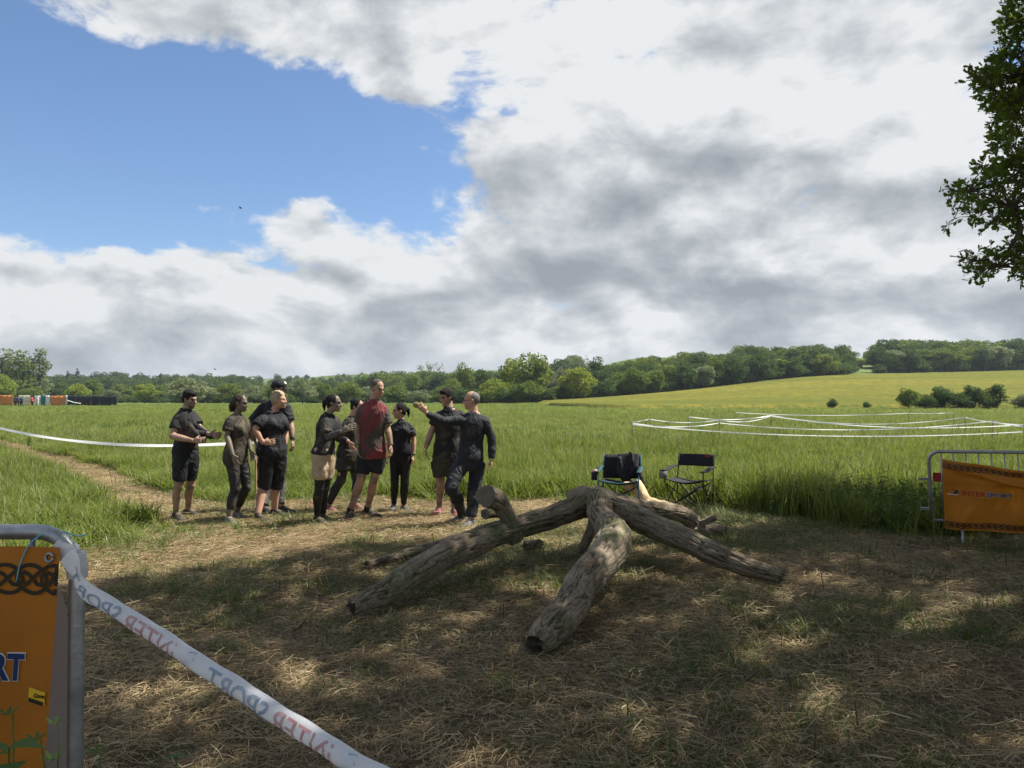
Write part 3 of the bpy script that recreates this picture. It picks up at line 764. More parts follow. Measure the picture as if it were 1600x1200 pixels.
# sprays that reach into the picture: filled from the outline they have there, between 8.5 and 11 m away
q = []
while len(q) < 350:
    px = RNG.uniform(1455, 1660); py = RNG.uniform(-40, 445)
    if in_poly(np.array([px - 16]), np.array([py + 2]), OAKPOLY)[0]:
        q.append(at(px, py, RNG.uniform(9.0, 10.6)))
q = np.array([tuple(v) for v in q])
oak('oak_tree', 'large oak reaching into the picture at the upper right, shading the foreground', (9.6, 7.2, 0), (7.3, 7.3, 8.6), (7.6, 6.6, 3.9), 4100, 0.42, q)
oak('oak_tree', 'second oak just outside the picture at the near right, boughs over the camera', (5.2, -3.2, 0), (3.0, 0.8, 7.6), (6.2, 4.6, 3.4), 1150, 0.34)
# ------------------------------------------------------------------ grass, hay and weeds
def blade(mb, base, az, h, wd, bend, segs=3, twist=0.0):
    d = Vector((math.cos(az), math.sin(az), 0)); s = Vector((-math.sin(az + twist), math.cos(az + twist), 0)); vs = []
    for i in range(segs + 1):
        t = i / segs; ww = wd * (1 - t ** 1.6) * .5 + (.0 if i == segs else wd * .08)
        c = Vector(base) + d * bend * h * t * t + Vector((0, 0, h * (t - .28 * bend * t * t * t)))
        vs += [c] if i == segs else [c - s * ww, c + s * ww]
    o = len(mb.v); mb.v += [tuple(q) for q in vs]
    for i in range(segs - 1): mb.f.append((o + 2 * i, o + 2 * i + 1, o + 2 * i + 3, o + 2 * i + 2))
    mb.f.append((o + 2 * segs - 2, o + 2 * segs - 1, o + 2 * segs))
M_grass = leaf_mat('meadow_grass', (0.078, 0.128, 0.022), (0.205, 0.240, 0.054), (0.34, 0.34, 0.15), 0.16, transl=0.45, gloss=0.018, rough=0.55, pscale=0.35)
M_grass_short = leaf_mat('short_grass', (0.075, 0.120, 0.024), (0.120, 0.160, 0.04), (0.27, 0.24, 0.12), 0.18, transl=0.4, gloss=0.03, pscale=0.8)
M_hay = leaf_mat('cut_hay', (0.245, 0.180, 0.098), (0.500, 0.385, 0.215), (0.17, 0.12, 0.06), 0.28, transl=0.2, gloss=0.03, pscale=0.7)
M_weed = leaf_mat('weed_leaf', (0.045, 0.095, 0.022), (0.080, 0.135, 0.030), transl=0.35, gloss=0.012, rough=.6, pscale=0.8)
def tuft(i, n, h0, h1, wd, spread, segs=3, seed=0, m=None, bend=(.15, .9)):
    r = random.Random(1000 * seed + i); mb = MB()
    for _ in range(n):
        a = r.uniform(0, 6.28); rr = spread * math.sqrt(r.random())
        blade(mb, (rr * math.cos(a), rr * math.sin(a), -.02), r.uniform(0, 6.28), r.uniform(h0, h1), wd * r.uniform(.7, 1.3), r.uniform(*bend), segs, r.uniform(-.6, .6))
    return proto('tuft_%d_%02d' % (seed, i), mb, m)
def hay_clump(i):
    r = random.Random(5000 + i); mb = MB()
    for _ in range(84):
        a = r.uniform(0, 6.28); rr = .26 * math.sqrt(r.random()); L = r.uniform(.05, .18); az = r.uniform(0, 6.28); z = abs(r.gauss(0.008, .014)); wd = r.uniform(.0018, .0036)
        c = Vector((rr * math.cos(a), rr * math.sin(a), z)); d = Vector((math.cos(az), math.sin(az), r.gauss(0, .10))); s = Vector((-math.sin(az), math.cos(az), r.gauss(0, .4))) * wd * .5
        cv = Vector((-math.sin(az), math.cos(az), 0)) * L * r.gauss(0, .28); up = Vector((0, 0, L * abs(r.gauss(0, .05))))
        p = [c - d * L * .5, c + cv + up, c + d * L * .5 + cv * .3]; p = [Vector((q.x, q.y, max(q.z, .003))) for q in p]
        mb.add([p[0] - s, p[0] + s, p[1] + s, p[1] - s], [(0, 1, 2, 3)]); mb.add([p[1] - s, p[1] + s, p[2] + s * .5, p[2] - s * .5], [(0, 1, 2, 3)])
    return proto('hay_%02d' % i, mb, M_hay)
def place(n_per, Y0, Y1, margin, accept, ymul=None):
    """random points in the wedge the camera sees (plus a margin), uniform per square metre"""
    out = []
    a0 = 0.69
    n = int(n_per * ((a0 * (Y1 ** 2 - Y0 ** 2)) + 2 * margin * (Y1 - Y0)))
    y = np.sqrt(RNG.uniform(Y0 ** 2, Y1 ** 2, n)); x = RNG.uniform(-1, 1, n) * (a0 * y + margin)
    ok = accept(x, y); return x[ok], y[ok]
def z_of(x, y): return ground_z(x, y)
def rz(n): return np.stack([RNG.normal(0, .06, n), RNG.normal(0, .06, n), RNG.uniform(0, 6.28, n)], -1)
near_t = [tuft(i, 22, .25, .58, .013, .13, 4, 1, M_grass) for i in range(8)]
mid_t = [tuft(i, 20, .25, .52, .022, .24, 3, 2, M_grass) for i in range(6)]
far_t = [tuft(i, 22, .25, .50, .060, .75, 2, 3, M_grass) for i in range(5)]
standing = lambda x, y: mown(x, y) < RNG.uniform(.15, .6, len(x))
def meadow_h(x, y):
    p = np.stack([x, y, 0 * x], -1); return 0.90 + 0.45 * fbm(p * .35, 3, 41) + 0.5 * fbm(p * 1.3, 2, 42)
x, y = place(52, 5.5, 24, 3.0, standing)
hn = meadow_h(x, y) * np.where(x < -4.2, np.where(y < 12, .80, .85), 1.0) * np.clip(1.0 - .5 * mown(x, y), .4, 1) * np.where((x > 2.9) & (y < 13), 1.4, 1.0)
o = scatter('meadow_grass', np.stack([x, y, z_of(x, y)], -1), rz(len(x)), np.stack([np.ones(len(x)), np.ones(len(x)), hn], -1), RNG.integers(0, 8, len(x)), near_t)
tag(o, 'tall green meadow grass standing behind the cut patch', 'grass', kind='stuff')
x, y = place(17, 24, 62, 5.0, standing); hn = meadow_h(x, y)
o = scatter('meadow_grass_middle', np.stack([x, y, z_of(x, y)], -1), rz(len(x)), np.stack([np.ones(len(x)), np.ones(len(x)), hn], -1), RNG.integers(0, 6, len(x)), mid_t)
tag(o, 'meadow grass in the middle distance around the tape lines', 'grass', kind='stuff')
x, y = place(1.5, 62, 150, 8.0, lambda x, y: (y < 95) | (x < 10)); hn = meadow_h(x, y)
o = scatter('meadow_grass_far', np.stack([x, y, z_of(x, y)], -1), rz(len(x)), np.stack([np.ones(len(x)), np.ones(len(x)), hn * .9], -1), RNG.integers(0, 5, len(x)), far_t)
tag(o, 'far meadow grass reaching to the trees', 'grass', kind='stuff')
# cut hay lying on the ground
x, y = place(60, 1.2, 13.5, 1.6, lambda x, y: mown(x, y) > RNG.uniform(.25, .7, len(x)))
lum = fbm(np.stack([x, y, 0 * x], -1) * 1.1, 3, 51); ok = lum > RNG.uniform(-.75, -.1, len(x)); x, y = x[ok], y[ok]
x2, y2 = place(20, 13.5, 30, 1.0, lambda x, y: mown(x, y) > .5); x = np.concatenate([x, x2]); y = np.concatenate([y, y2])
lum = fbm(np.stack([x, y, 0 * x], -1) * 1.1, 3, 51); s = RNG.uniform(.7, 1.3, len(x))
o = scatter('cut_hay', np.stack([x, y, z_of(x, y) + .004], -1), rz(len(x)), np.stack([s, s, s * (1.0 + 1.1 * np.clip(lum, 0, 1))], -1), RNG.integers(0, 8, len(x)), [hay_clump(i) for i in range(8)])
tag(o, 'dry cut hay lying over the ground in the foreground', 'hay', kind='stuff')
# short grass and stubble growing through the hay
short_t = [tuft(i, 18, .06, .19, .0075, .13, 3, 4, M_grass_short, (.3, 1.5)) for i in range(6)]
x, y = place(58, 1.6, 13.0, 1.4, lambda x, y: mown(x, y) > .3)
p = np.stack([x, y, 0 * x], -1); f = fbm(p * .75, 3, 61) + .35 * fbm(p * 2.4, 2, 62)
ok = f > RNG.uniform(-.42, .18, len(x)); x, y, f = x[ok], y[ok], f[ok]
o = scatter('short_grass', np.stack([x, y, z_of(x, y)], -1), rz(len(x)), RNG.uniform(.5, 1.0, len(x)) + .6 * np.clip(f, 0, 1), RNG.integers(0, 6, len(x)), short_t)
tag(o, 'short green regrowth in patches between the hay', 'grass', kind='stuff')
# stalks left standing in the stubble
M_stalk = pmat('dead_stalk', (0.05, 0.035, 0.025), (0.11, 0.075, 0.05), 20, .9)
def stalk(i):
    r = random.Random(80 + i); mb = MB(); h = r.uniform(.07, .16); a = r.uniform(0, 6.28); l = r.uniform(.1, .5)
    mb.tube([(0, 0, -.01), (h * l * .4 * math.cos(a), h * l * .4 * math.sin(a), h * .5), (h * l * math.cos(a), h * l * math.sin(a), h)], [.004, .0035, .003], 5)
    return proto('stalk_%d' % i, mb, M_stalk)
x, y = place(2.6, 2.5, 10.5, .8, lambda x, y: (mown(x, y) > .7) & (x > -1.5 + RNG.normal(0, 1.2, len(x))))
o = scatter('cut_stalks', np.stack([x, y, z_of(x, y)], -1), rz(len(x)), RNG.uniform(.6, 1.2, len(x)), RNG.integers(0, 6, len(x)), [stalk(i) for i in range(6)])
tag(o, 'dark stubs of cut stalks sticking out of the hay', 'stubble', kind='stuff')
# leafy weeds along the shaded edge at the right
def weed(i, h=.5):
    r = random.Random(700 + i); mb = MB(); lean = (r.uniform(-.15, .15), r.uniform(-.15, .15))
    top = Vector((lean[0] * h, lean[1] * h, h)); mb.tube([(0, 0, -.02), top * .5, top], [.004, .003, .002], 4)
    for k in range(7):
        t = .2 + .8 * k / 6
        for sgn in (0, math.pi):
            a = k * math.pi / 2 + sgn + r.uniform(-.3, .3); L = (.10 - .04 * t) * r.uniform(.8, 1.25); b0 = top * t
            d = Vector((math.cos(a), math.sin(a), r.uniform(-.5, .6))).normalized(); s = Vector((-math.sin(a), math.cos(a), 0)) * L * .33
            mb.add([b0, b0 + d * L * .35 + s, b0 + d * L * .7 + s * .75 - Vector((0, 0, L * .08)), b0 + d * L - Vector((0, 0, L * .3)), b0 + d * L * .7 - s * .75 - Vector((0, 0, L * .08)), b0 + d * L * .35 - s], [(0, 1, 2, 3), (0, 3, 4, 5)])
    return proto('weed_%d' % i, mb, M_weed)
def weed_ok(x, y): return (mown(x, y) < .55) & (y < np.interp(x, [2.4, 3.4, 6, 9], [11.6, 11.0, 10.6, 10.4]) + RNG.normal(0, .3, len(x))) & (x > 2.2)
x, y = place(30, 8.3, 12.5, 1.5, weed_ok)
o = scatter('nettle_patch', np.stack([x, y, z_of(x, y)], -1), rz(len(x)), RNG.uniform(.55, 1.1, len(x)), RNG.integers(0, 6, len(x)), [weed(i) for i in range(6)])
tag(o, 'dark leafy nettles along the shaded meadow edge at the right', 'weeds', kind='stuff')

# taller flowering grasses and dark docks that break up the meadow
M_seed = leaf_mat('seed_heads', (0.36, 0.36, 0.18), (0.50, 0.48, 0.26), transl=.5, gloss=.01)
def seed_tuft(i):
    r = random.Random(300 + i); mb = MB()
    for _ in range(4):
        a = r.uniform(0, 6.28); rr = .2 * math.sqrt(r.random()); h = r.uniform(.45, .66); ln = r.uniform(-.18, .18); b0 = Vector((rr * math.cos(a), rr * math.sin(a), 0)); tp_ = b0 + Vector((ln, r.uniform(-.18, .18), h)); mid = b0.lerp(tp_, .55) + Vector((0, 0, .03))
        mb.tube([b0, mid, tp_], [.0035, .003, .002], 3, cap=False); mb.tube([tp_.lerp(mid, .25), tp_ + (tp_ - mid) * .10, tp_ + (tp_ - mid) * .25], [.003, .007, .002], 4)
    return proto('seed_%d' % i, mb, M_seed)
x, y = place(2.0, 6.5, 26, 2.0, standing); f = fbm(np.stack([x, y, 0 * x], -1) * .5, 3, 71); ok = f > RNG.uniform(-.35, .35, len(x)); x, y = x[ok], y[ok]
o = scatter('seed_grass', np.stack([x, y, z_of(x, y)], -1), rz(len(x)), RNG.uniform(.75, 1.1, len(x)), RNG.integers(0, 5, len(x)), [seed_tuft(i) for i in range(5)])
tag(o, 'pale flowering grass stalks standing above the meadow', 'grass', kind='stuff')
M_dock = leaf_mat('dock_leaf', (0.055, 0.100, 0.022), (0.085, 0.140, 0.032), transl=.3, gloss=.015)
dock = [tuft(i, 16, .30, .62, .030, .16, 4, 6, M_dock, (.2, .8)) for i in range(4)]
x, y = place(1.3, 7.5, 40, 2.0, standing); f = fbm(np.stack([x, y, 0 * x], -1) * .28, 3, 73); ok = f > RNG.uniform(-.05, .55, len(x)); x, y = x[ok], y[ok]
o = scatter('dark_weeds', np.stack([x, y, z_of(x, y)], -1), rz(len(x)), RNG.uniform(.7, 1.05, len(x)), RNG.integers(0, 4, len(x)), dock)
tag(o, 'darker coarse weeds scattered in clumps through the meadow', 'weeds', kind='stuff')
# ragged outliers where the standing grass thins into the hay
x, y = place(30, 5.5, 14, 1.5, lambda x, y: (mown(x, y) > .45) & (mown(x, y) < .995) & (path_d(x, y) > .7))
o = scatter('edge_grass', np.stack([x, y, z_of(x, y)], -1), rz(len(x)), np.stack([np.ones(len(x))] * 2 + [RNG.uniform(.25, .65, len(x))], -1), RNG.integers(0, 8, len(x)), [tuft(i, 16, .2, .5, .010, .12, 4, 7, M_grass, (.3, 1.2)) for i in range(8)])
tag(o, 'ragged thinning grass along the edge of the cut patch', 'grass', kind='stuff')
# ------------------------------------------------------------------ fallen timber
m, t, out = new_mat('log_bark')
pos = t.n('ShaderNodeTexCoord').outputs['Object']
br = t.n('ShaderNodeAttribute', attribute_name='groove').outputs['Fac']
c = t.mix(t.rng(t.noise(pos, 3.0, 6.0, 0.65), 0.35, 0.65), (0.200, 0.155, 0.105), (0.360, 0.295, 0.210))
c = t.mix(t.rng(t.noise(pos, 34.0, 4.0, 0.7), 0.4, 0.7), c, t.mix(0.5, c, (0.06, 0.046, 0.032)))
c = t.mix(t.rng(t.noise(pos, 1.7, 5.0, 0.6), 0.56, 0.66), c, (0.145, 0.145, 0.075))
c = t.mix(t.rng(br, 0.1, 1.0, 0.0, 0.8), c, (0.035, 0.026, 0.019))
b = t.n('ShaderNodeBsdfPrincipled', i_Roughness=0.93); t.put(b.inputs['Base Color'], c); b.inputs['Specular IOR Level'].default_value = 0.15
bn = t.n('ShaderNodeBump', i_Strength=0.8, i_Distance=0.012); t.put(bn.inputs['Height'], t.noise(pos, 55.0, 5.0, 0.7)); t.put(b.inputs['Normal'], bn.outputs[0])
t.put(out.inputs[0], b.outputs[0]); M_bark = m
M_cut = pmat('cut_wood', (0.105, 0.086, 0.062), (0.175, 0.145, 0.10), 12.0, 0.9, 0.6, 60.0, c3=(0.05, 0.04, 0.03), s3=5.0, t3=(.55, .7))
M_pale = pmat('stripped_wood', (0.34, 0.27, 0.16), (0.48, 0.39, 0.25), 25.0, 0.85, 0.5, 60.0)

def spline(P, n):
    P = [np.asarray(tuple(p), float) for p in P]; k = len(P); out_ = []
    for j in range(n):
        s = j / (n - 1) * (k - 1); i = min(int(s), k - 2); f = s - i
        p0, p1, p2, p3 = P[max(i - 1, 0)], P[i], P[i + 1], P[min(i + 2, k - 1)]
        out_.append(.5 * ((2 * p1) + (-p0 + p2) * f + (2 * p0 - 5 * p1 + 4 * p2 - p3) * f * f + (-p0 + 3 * p1 - 3 * p2 + p3) * f ** 3))
    return np.array(out_)
RS = 0.72
def limb(parent, path, rads, seed, name='limb', seg=96, cut=(False, False), rough=1.0, knots=()):
    """bark-covered limb: fissured plates are real relief, radii swell and pinch"""
    L = sum((Vector(a) - Vector(b_)).length for a, b_ in zip(path[:-1], path[1:])); n = max(24, int(L / 0.016))
    C = spline(path, n); Rr = spline([(r * RS, 0, 0) for r in rads], n)[:, 0]
    ww = np.stack([np.linspace(0, L, n) * 2.4, np.full(n, seed * 3.1), np.zeros(n)], -1); C = C + np.stack([fbm(ww, 3, seed + 60), fbm(ww, 3, seed + 61), fbm(ww, 3, seed + 62) * .7], -1) * .055 * (Rr / .13)[:, None]
    T = np.gradient(C, axis=0); T /= np.linalg.norm(T, axis=1)[:, None]
    u = np.array([0.2, 0.1, 1.0]); U = []
    for tt in T:
        u = u - tt * u.dot(tt); u = u / np.linalg.norm(u); U.append(u.copy())
    U = np.array(U); V = np.cross(T, U); a = np.arange(seg) / seg * 2 * math.pi
    dirs = U[:, None, :] * np.cos(a)[None, :, None] + V[:, None, :] * np.sin(a)[None, :, None]
    s = np.linspace(0, L, n)
    # fissures: stretched cells along the limb
    g = np.stack([np.cos(a)[None, :] * 2.6 + 0 * s[:, None], np.sin(a)[None, :] * 2.6 + 0 * s[:, None], s[:, None] * 5.0 + 0 * a[None, :]], -1).reshape(-1, 3) + seed * 7.7
    wv = fbm(g * 1.5, 2, seed + 3)[:, None] * 0.35
    f1 = np.abs(fbm((g + wv) * np.array([.75, .75, .42]), 3, seed)).reshape(n, seg); f2 = np.abs(fbm((g + wv) * np.array([1.3, 1.3, 1.1]), 2, seed + 9)).reshape(n, seg)
    f3 = np.abs(fbm((g + wv) * np.array([1.9, 1.9, .5]), 2, seed + 15)).reshape(n, seg)
    gro = np.clip(1 - f1 / 0.07, 0, 1) + np.clip(1 - f2 / 0.05, 0, 1) * .7 + np.clip(1 - f3 / .08, 0, 1) * .6; gro = np.clip(gro, 0, 1)
    big = fbm(g * .45, 3, seed + 20).reshape(n, seg)
    rad = Rr[:, None] * (1 + 0.17 * big) - gro * 0.020 * rough + 0.004 * fbm(g * 5, 2, seed + 30).reshape(n, seg)
    for (ks, ka, kr, kh) in knots:
        da = np.angle(np.exp(1j * (a[None, :] - ka))) * Rr[:, None]; q = np.hypot(da, (s[:, None] - ks * L)) / kr
        rad += kh * np.exp(-q * q * 2) - kh * .9 * np.exp(-(q * 2.6) ** 2)
    P = C[:, None, :] + dirs * rad[:, :, None]
    for e, k in ((0, cut[0]), (n - 1, cut[1])):                # broken ends are ragged
        if not k: P[e] += T[e] * (0.05 * fbm(np.stack([np.cos(a) * 3, np.sin(a) * 3, 0 * a + seed], -1), 3, seed + 40))[:, None] * (1 if e else -1)
    vs = P.reshape(-1, 3); ii = np.arange(n - 1)[:, None] * seg; j = np.arange(seg)[None, :]; j2 = (j + 1) % seg
    F = np.stack([ii + j, ii + j2, ii + seg + j2, ii + seg + j], -1).reshape(-1, 4)
    me = bpy.data.meshes.new(name); me.from_pydata(vs, [], F)
    q = me.attributes.new('groove', 'FLOAT', 'POINT'); q.data.foreach_set('value', gro.ravel().astype(np.float32))
    o = link(name, me, M_bark, parent, True)
    for e, sg in ((0, -1), (n - 1, 1)):
        mb = MB(); inset = -0.03 if not cut[0 if e == 0 else 1] else 0.004
        ringv = P[e] + T[e] * sg * inset * 0; c0 = C[e] + T[e] * sg * (0.002 if inset > 0 else -0.035)
        rings_ = [[tuple(c0 + (q_ - C[e]) * f + T[e] * sg * (0.004 * math.sin(f * 40) if inset > 0 else 0.02 * math.sin(7 * f + k_))) for k_, q_ in enumerate(ringv)] for f in (.12, .4, .7, .93)] + [[tuple(q_) for q_ in ringv]]
        mb.rings(rings_, cap=False); mb.f.append(tuple(range(seg)))
        mb.build('cut_face' if inset > 0 else 'broken_end', M_cut, o)
    return o
tr = empty('fallen_tree', (0.95, 7.5, 0))
tag(tr, 'bare fallen tree crown with thick bent limbs propped on the hay', 'fallen tree')
A = lambda *r: [at(*q) for q in r]
limb(tr, A((960, 800, 7.75), (938, 785, 7.65), (908, 792, 7.5), (850, 814, 7.25), (790, 833, 6.95), (720, 858, 6.45), (650, 896, 5.98), (600, 926, 5.70), (548, 952, 5.44)), [.13, .165, .165, .15, .15, .165, .15, .125, .075], 1, cut=(False, False), knots=((.55, 1.2, .09, .03), (.75, 2.2, .06, .02), (.84, 4.4, .06, .03)))
limb(tr, A((905, 785, 7.75), (925, 783, 7.55), (944, 808, 7.15), (958, 836, 6.62), (950, 868, 6.15), (918, 905, 5.62), (886, 948, 5.16), (851, 993, 4.80), (838, 1008, 4.70)), [.10, .165, .175, .205, .20, .18, .16, .14, .09], 2, cut=(False, False), knots=((.55, 3.6, .08, .03), (.7, 5.2, .06, .02)))
limb(tr, A((915, 778, 7.7), (952, 788, 7.6), (1000, 814, 7.35), (1070, 843, 7.02), (1140, 874, 6.72), (1222, 902, 6.45)), [.12, .165, .17, .145, .125, .08], 3, knots=((.35, 1.0, .07, .03), (.72, 2.5, .06, .025)))
limb(tr, A((930, 778, 7.75), (965, 786, 7.9), (1010, 796, 8.2), (1055, 800, 8.5), (1080, 814, 8.75), (1094, 834, 8.8)), [.12, .13, .125, .125, .12, .09], 4, knots=((.75, 1.4, .06, .03),))
limb(tr, A((932, 800, 7.7), (925, 826, 7.65), (906, 862, 7.6)), [.09, .075, .06], 5, seg=32)
# crown of the fork: lumpy burr where the limbs meet
mb = MB(); cc = at(928, 781, 7.62)
mb.ell(cc, (Vector((.22, 0, -.03)), Vector((0, .14, 0)), Vector((0, 0, .125)))); mb.ell(cc + Vector((-.16, .05, .03)), (Vector((.12, 0, 0)), Vector((0, .12, 0)), Vector((0, 0, .09)))); mb.ell(cc + Vector((.12, .05, .02)), (Vector((.15, 0, -.04)), Vector((0, .12, 0)), Vector((0, 0, .1))))
me = remesh(mb, .018, 3); v = coords(me); nn = normals(me); f1 = np.abs(fbm(v * 9, 3, 77)); gro = np.clip(1 - f1 / .1, 0, 1)
set_coords(me, v + nn * (0.03 * fbm(v * 7, 3, 78) - .012 * gro)[:, None]); q = me.attributes.new('groove', 'FLOAT', 'POINT'); q.data.foreach_set('value', gro.astype(np.float32))
link('burr', me, M_bark, tr, True)
# sawn stub that sticks up from the left limb, and the short one behind it
limb(tr, A((806, 846, 7.0), (797, 820, 6.97), (787, 799, 6.93), (775, 783, 6.85), (759, 775, 6.70)), [.11, .105, .108, .12, .13], 6, 'stub', cut=(True, True), seg=64, rough=.5)
limb(tr, A((800, 806, 7.1), (776, 800, 7.15), (757, 803, 7.05)), [.07, .072, .07], 7, 'stub', cut=(True, True), seg=36, rough=.5)
# pale strips of torn bark along the middle limb
bs = []
for k in range(14):
    mb = MB()
    f = random.random(); p = at(941 - 48 * f, 884 + 95 * f, 5.72 - .75 * f) + Vector((random.uniform(-.01, .03), random.uniform(-.10, -.05), random.uniform(-.02, .06))); d = Vector((random.gauss(0, .3), random.gauss(-.5, .3), random.gauss(.1, .6))).normalized() * random.uniform(.02, .05)
    mb.tube([p, p + d * .5 + Vector((0, 0, .01)), p + d], [.004, .005, .002], 4, flat=.4); mb.build('bark_splinter', M_pale, tr)
# logs lying by themselves
def log(label, path, rads, seed, **kw):
    r = empty('log', (path[0].x, path[0].y, 0)); limb(r, path, rads, seed, 'bark', **kw); tag(r, label, 'log'); return r
log('thin rotten branch on the ground behind the long left limb', A((574, 884, 7.0), (612, 874, 7.25), (660, 860, 7.5), (720, 842, 7.8), (760, 836, 8.0), (800, 832, 8.1)), [.05, .07, .08, .085, .085, .07], 11, seg=36)
lg = log('short thick log half hidden behind the right limbs', A((1030, 836, 8.5), (1075, 831, 8.7), (1110, 829, 8.75), (1136, 830, 8.7)), [.11, .115, .11, .07], 12, seg=44)
limb(lg, A((1085, 826, 8.72), (1100, 816, 8.7), (1119, 808, 8.65)), [.06, .055, .05], 13, 'stub', cut=(False, True), seg=28)
log('dark chunk of wood under the long left limb', A((820, 852, 7.75), (836, 850, 7.8), (846, 851, 7.8)), [.07, .075, .06], 14, seg=28)
# sticks
M_stick = pmat('stick', (0.05, 0.038, 0.026), (0.12, 0.09, 0.06), 15, .9)
for k, (x0, y0, x1, y1, h, lb) in enumerate([(1195, 1000, 1218, 962, .12, 'crooked dead stick lying right of the middle limb'), (1165, 985, 1210, 990, .02, 'thin twig beside the crooked stick'), (1155, 1068, 1180, 1070, .02, 'pale broken twig near the lower right'), (458, 988, 472, 982, .03, 'small dark stick in the hay at the left')]):
    a = on_z(x0, y0, .02); b_ = on_z(x1, y1, h); mid = a.lerp(b_, .5) + Vector((.02, .01, .03))
    o = MB().tube([a, mid, b_], [.008, .009, .005], 6).tube([mid, mid + Vector((.05, -.03, .06))], [.005, .003], 5).build('stick', M_stick, None, True); tag(o, lb, 'stick')
# ------------------------------------------------------------------ barriers, banners, tape
M_galv = pmat('galvanised_steel', (0.30, 0.32, 0.33), (0.42, 0.44, 0.45), 30, .42, .15, 90, metal=.75, spec=.5, c3=(.20, .21, .21), s3=6, t3=(.55, .75))
M_red = pmat('red_plate', (0.28, 0.015, 0.02), (0.33, 0.02, 0.025), 8, .5)
M_orange = pmat('orange_banner', (0.43, 0.150, 0.010), (0.50, 0.180, 0.012), 4, .55, .15, 300, spec=.4, transl=.22)
M_bannerback = pmat('white_banner', (0.62, 0.62, 0.63), (0.72, 0.72, 0.73), 3, .5, spec=.4)
M_ink = pmat('black_print', (0.03, 0.022, 0.012), None, rough=.5)
M_navy = pmat('navy_print', (0.012, 0.035, 0.115), None, rough=.5)
M_redp = pmat('red_print', (0.40, 0.02, 0.018), None, rough=.5)
M_whitep = pmat('white_print', (0.75, 0.72, 0.68), None, rough=.5)
M_yellow = pmat('yellow_sticker', (0.75, 0.48, 0.03), None, rough=.5)
M_twine = pmat('blue_twine', (0.16, 0.47, 0.55), None, rough=.7)
m, t, out = new_mat('white_tape')
d_ = t.n('ShaderNodeBsdfPrincipled', i_Roughness=.35); d_.inputs['Base Color'].default_value = (.90, .90, .91, 1)
tr_ = t.n('ShaderNodeBsdfTranslucent'); tr_.inputs[0].default_value = (.92, .92, .93, 1)
mx_ = t.n('ShaderNodeMixShader', i_0=.4); t.put(mx_.inputs[1], d_.outputs[0]); t.put(mx_.inputs[2], tr_.outputs[0]); t.put(out.inputs[0], mx_.outputs[0]); M_tape = m
M_tape_navy = pmat('tape_navy', (0.27, 0.35, 0.45), (0.45, 0.51, 0.58), 30, .4, transl=.3); M_tape_red = pmat('tape_red', (0.55, 0.28, 0.28), (0.68, 0.50, 0.50), 30, .4, transl=.3)
M_stake = pmat('stake_wood', (0.30, 0.20, 0.10), (0.42, 0.30, 0.17), 20, .85)

def text_mesh(s, size, offset=0.0):
    """flat outline of a word: list of 2D points and faces, origin at the left of the baseline"""
    cu = bpy.data.curves.new('w', 'FONT'); cu.body = s; cu.size = size; cu.offset = offset; cu.resolution_u = 3; cu.fill_mode = 'BOTH'
    o = bpy.data.objects.new('w', cu); TMP.collection.objects.link(o)
    me = bpy.data.meshes.new_from_object(o.evaluated_get(tmp_depsgraph()))
    bm = bmesh.new(); bm.from_mesh(me); bmesh.ops.triangulate(bm, faces=bm.faces)
    for _ in range(2):
        long_ = [e for e in bm.edges if e.calc_length() > size * .4]
        if long_: bmesh.ops.subdivide_edges(bm, edges=long_, cuts=1); bmesh.ops.triangulate(bm, faces=bm.faces)
    bm.verts.ensure_lookup_table(); P = [(v.co.x, v.co.y) for v in bm.verts]; F = [tuple(v.index for v in f.verts) for f in bm.faces]
    bm.free(); bpy.data.objects.remove(o, do_unlink=True); bpy.data.meshes.remove(me)
    return P, F
def word_on(parent, s, u0, v0, size, surf, m, lift=.003, offset=0.0, sx=1.0, name='lettering'):
    P, F = text_mesh(s, size, offset)
    wd = max(p[0] for p in P) - min(0, min(p[0] for p in P))
    mb = MB(); mb.add([surf(u0 + p[0] * sx, v0 + p[1], lift) for p in P], F); mb.build(name, m, parent, fix=False); return u0 + wd * abs(sx) * (1 if sx > 0 else -1)
def strip_on(mb, pts, wd, surf, lift):
    L_, R_ = [], []
    for i, p in enumerate(pts):
        a = pts[max(i - 1, 0)]; b_ = pts[min(i + 1, len(pts) - 1)]; dx, dy = b_[0] - a[0], b_[1] - a[1]; l = math.hypot(dx, dy) or 1
        L_.append(surf(p[0] - dy / l * wd / 2, p[1] + dx / l * wd / 2, lift)); R_.append(surf(p[0] + dy / l * wd / 2, p[1] - dx / l * wd / 2, lift))
    n = len(pts); mb.add(L_ + R_, [(i, i + 1, n + i + 1, n + i) for i in range(n - 1)])
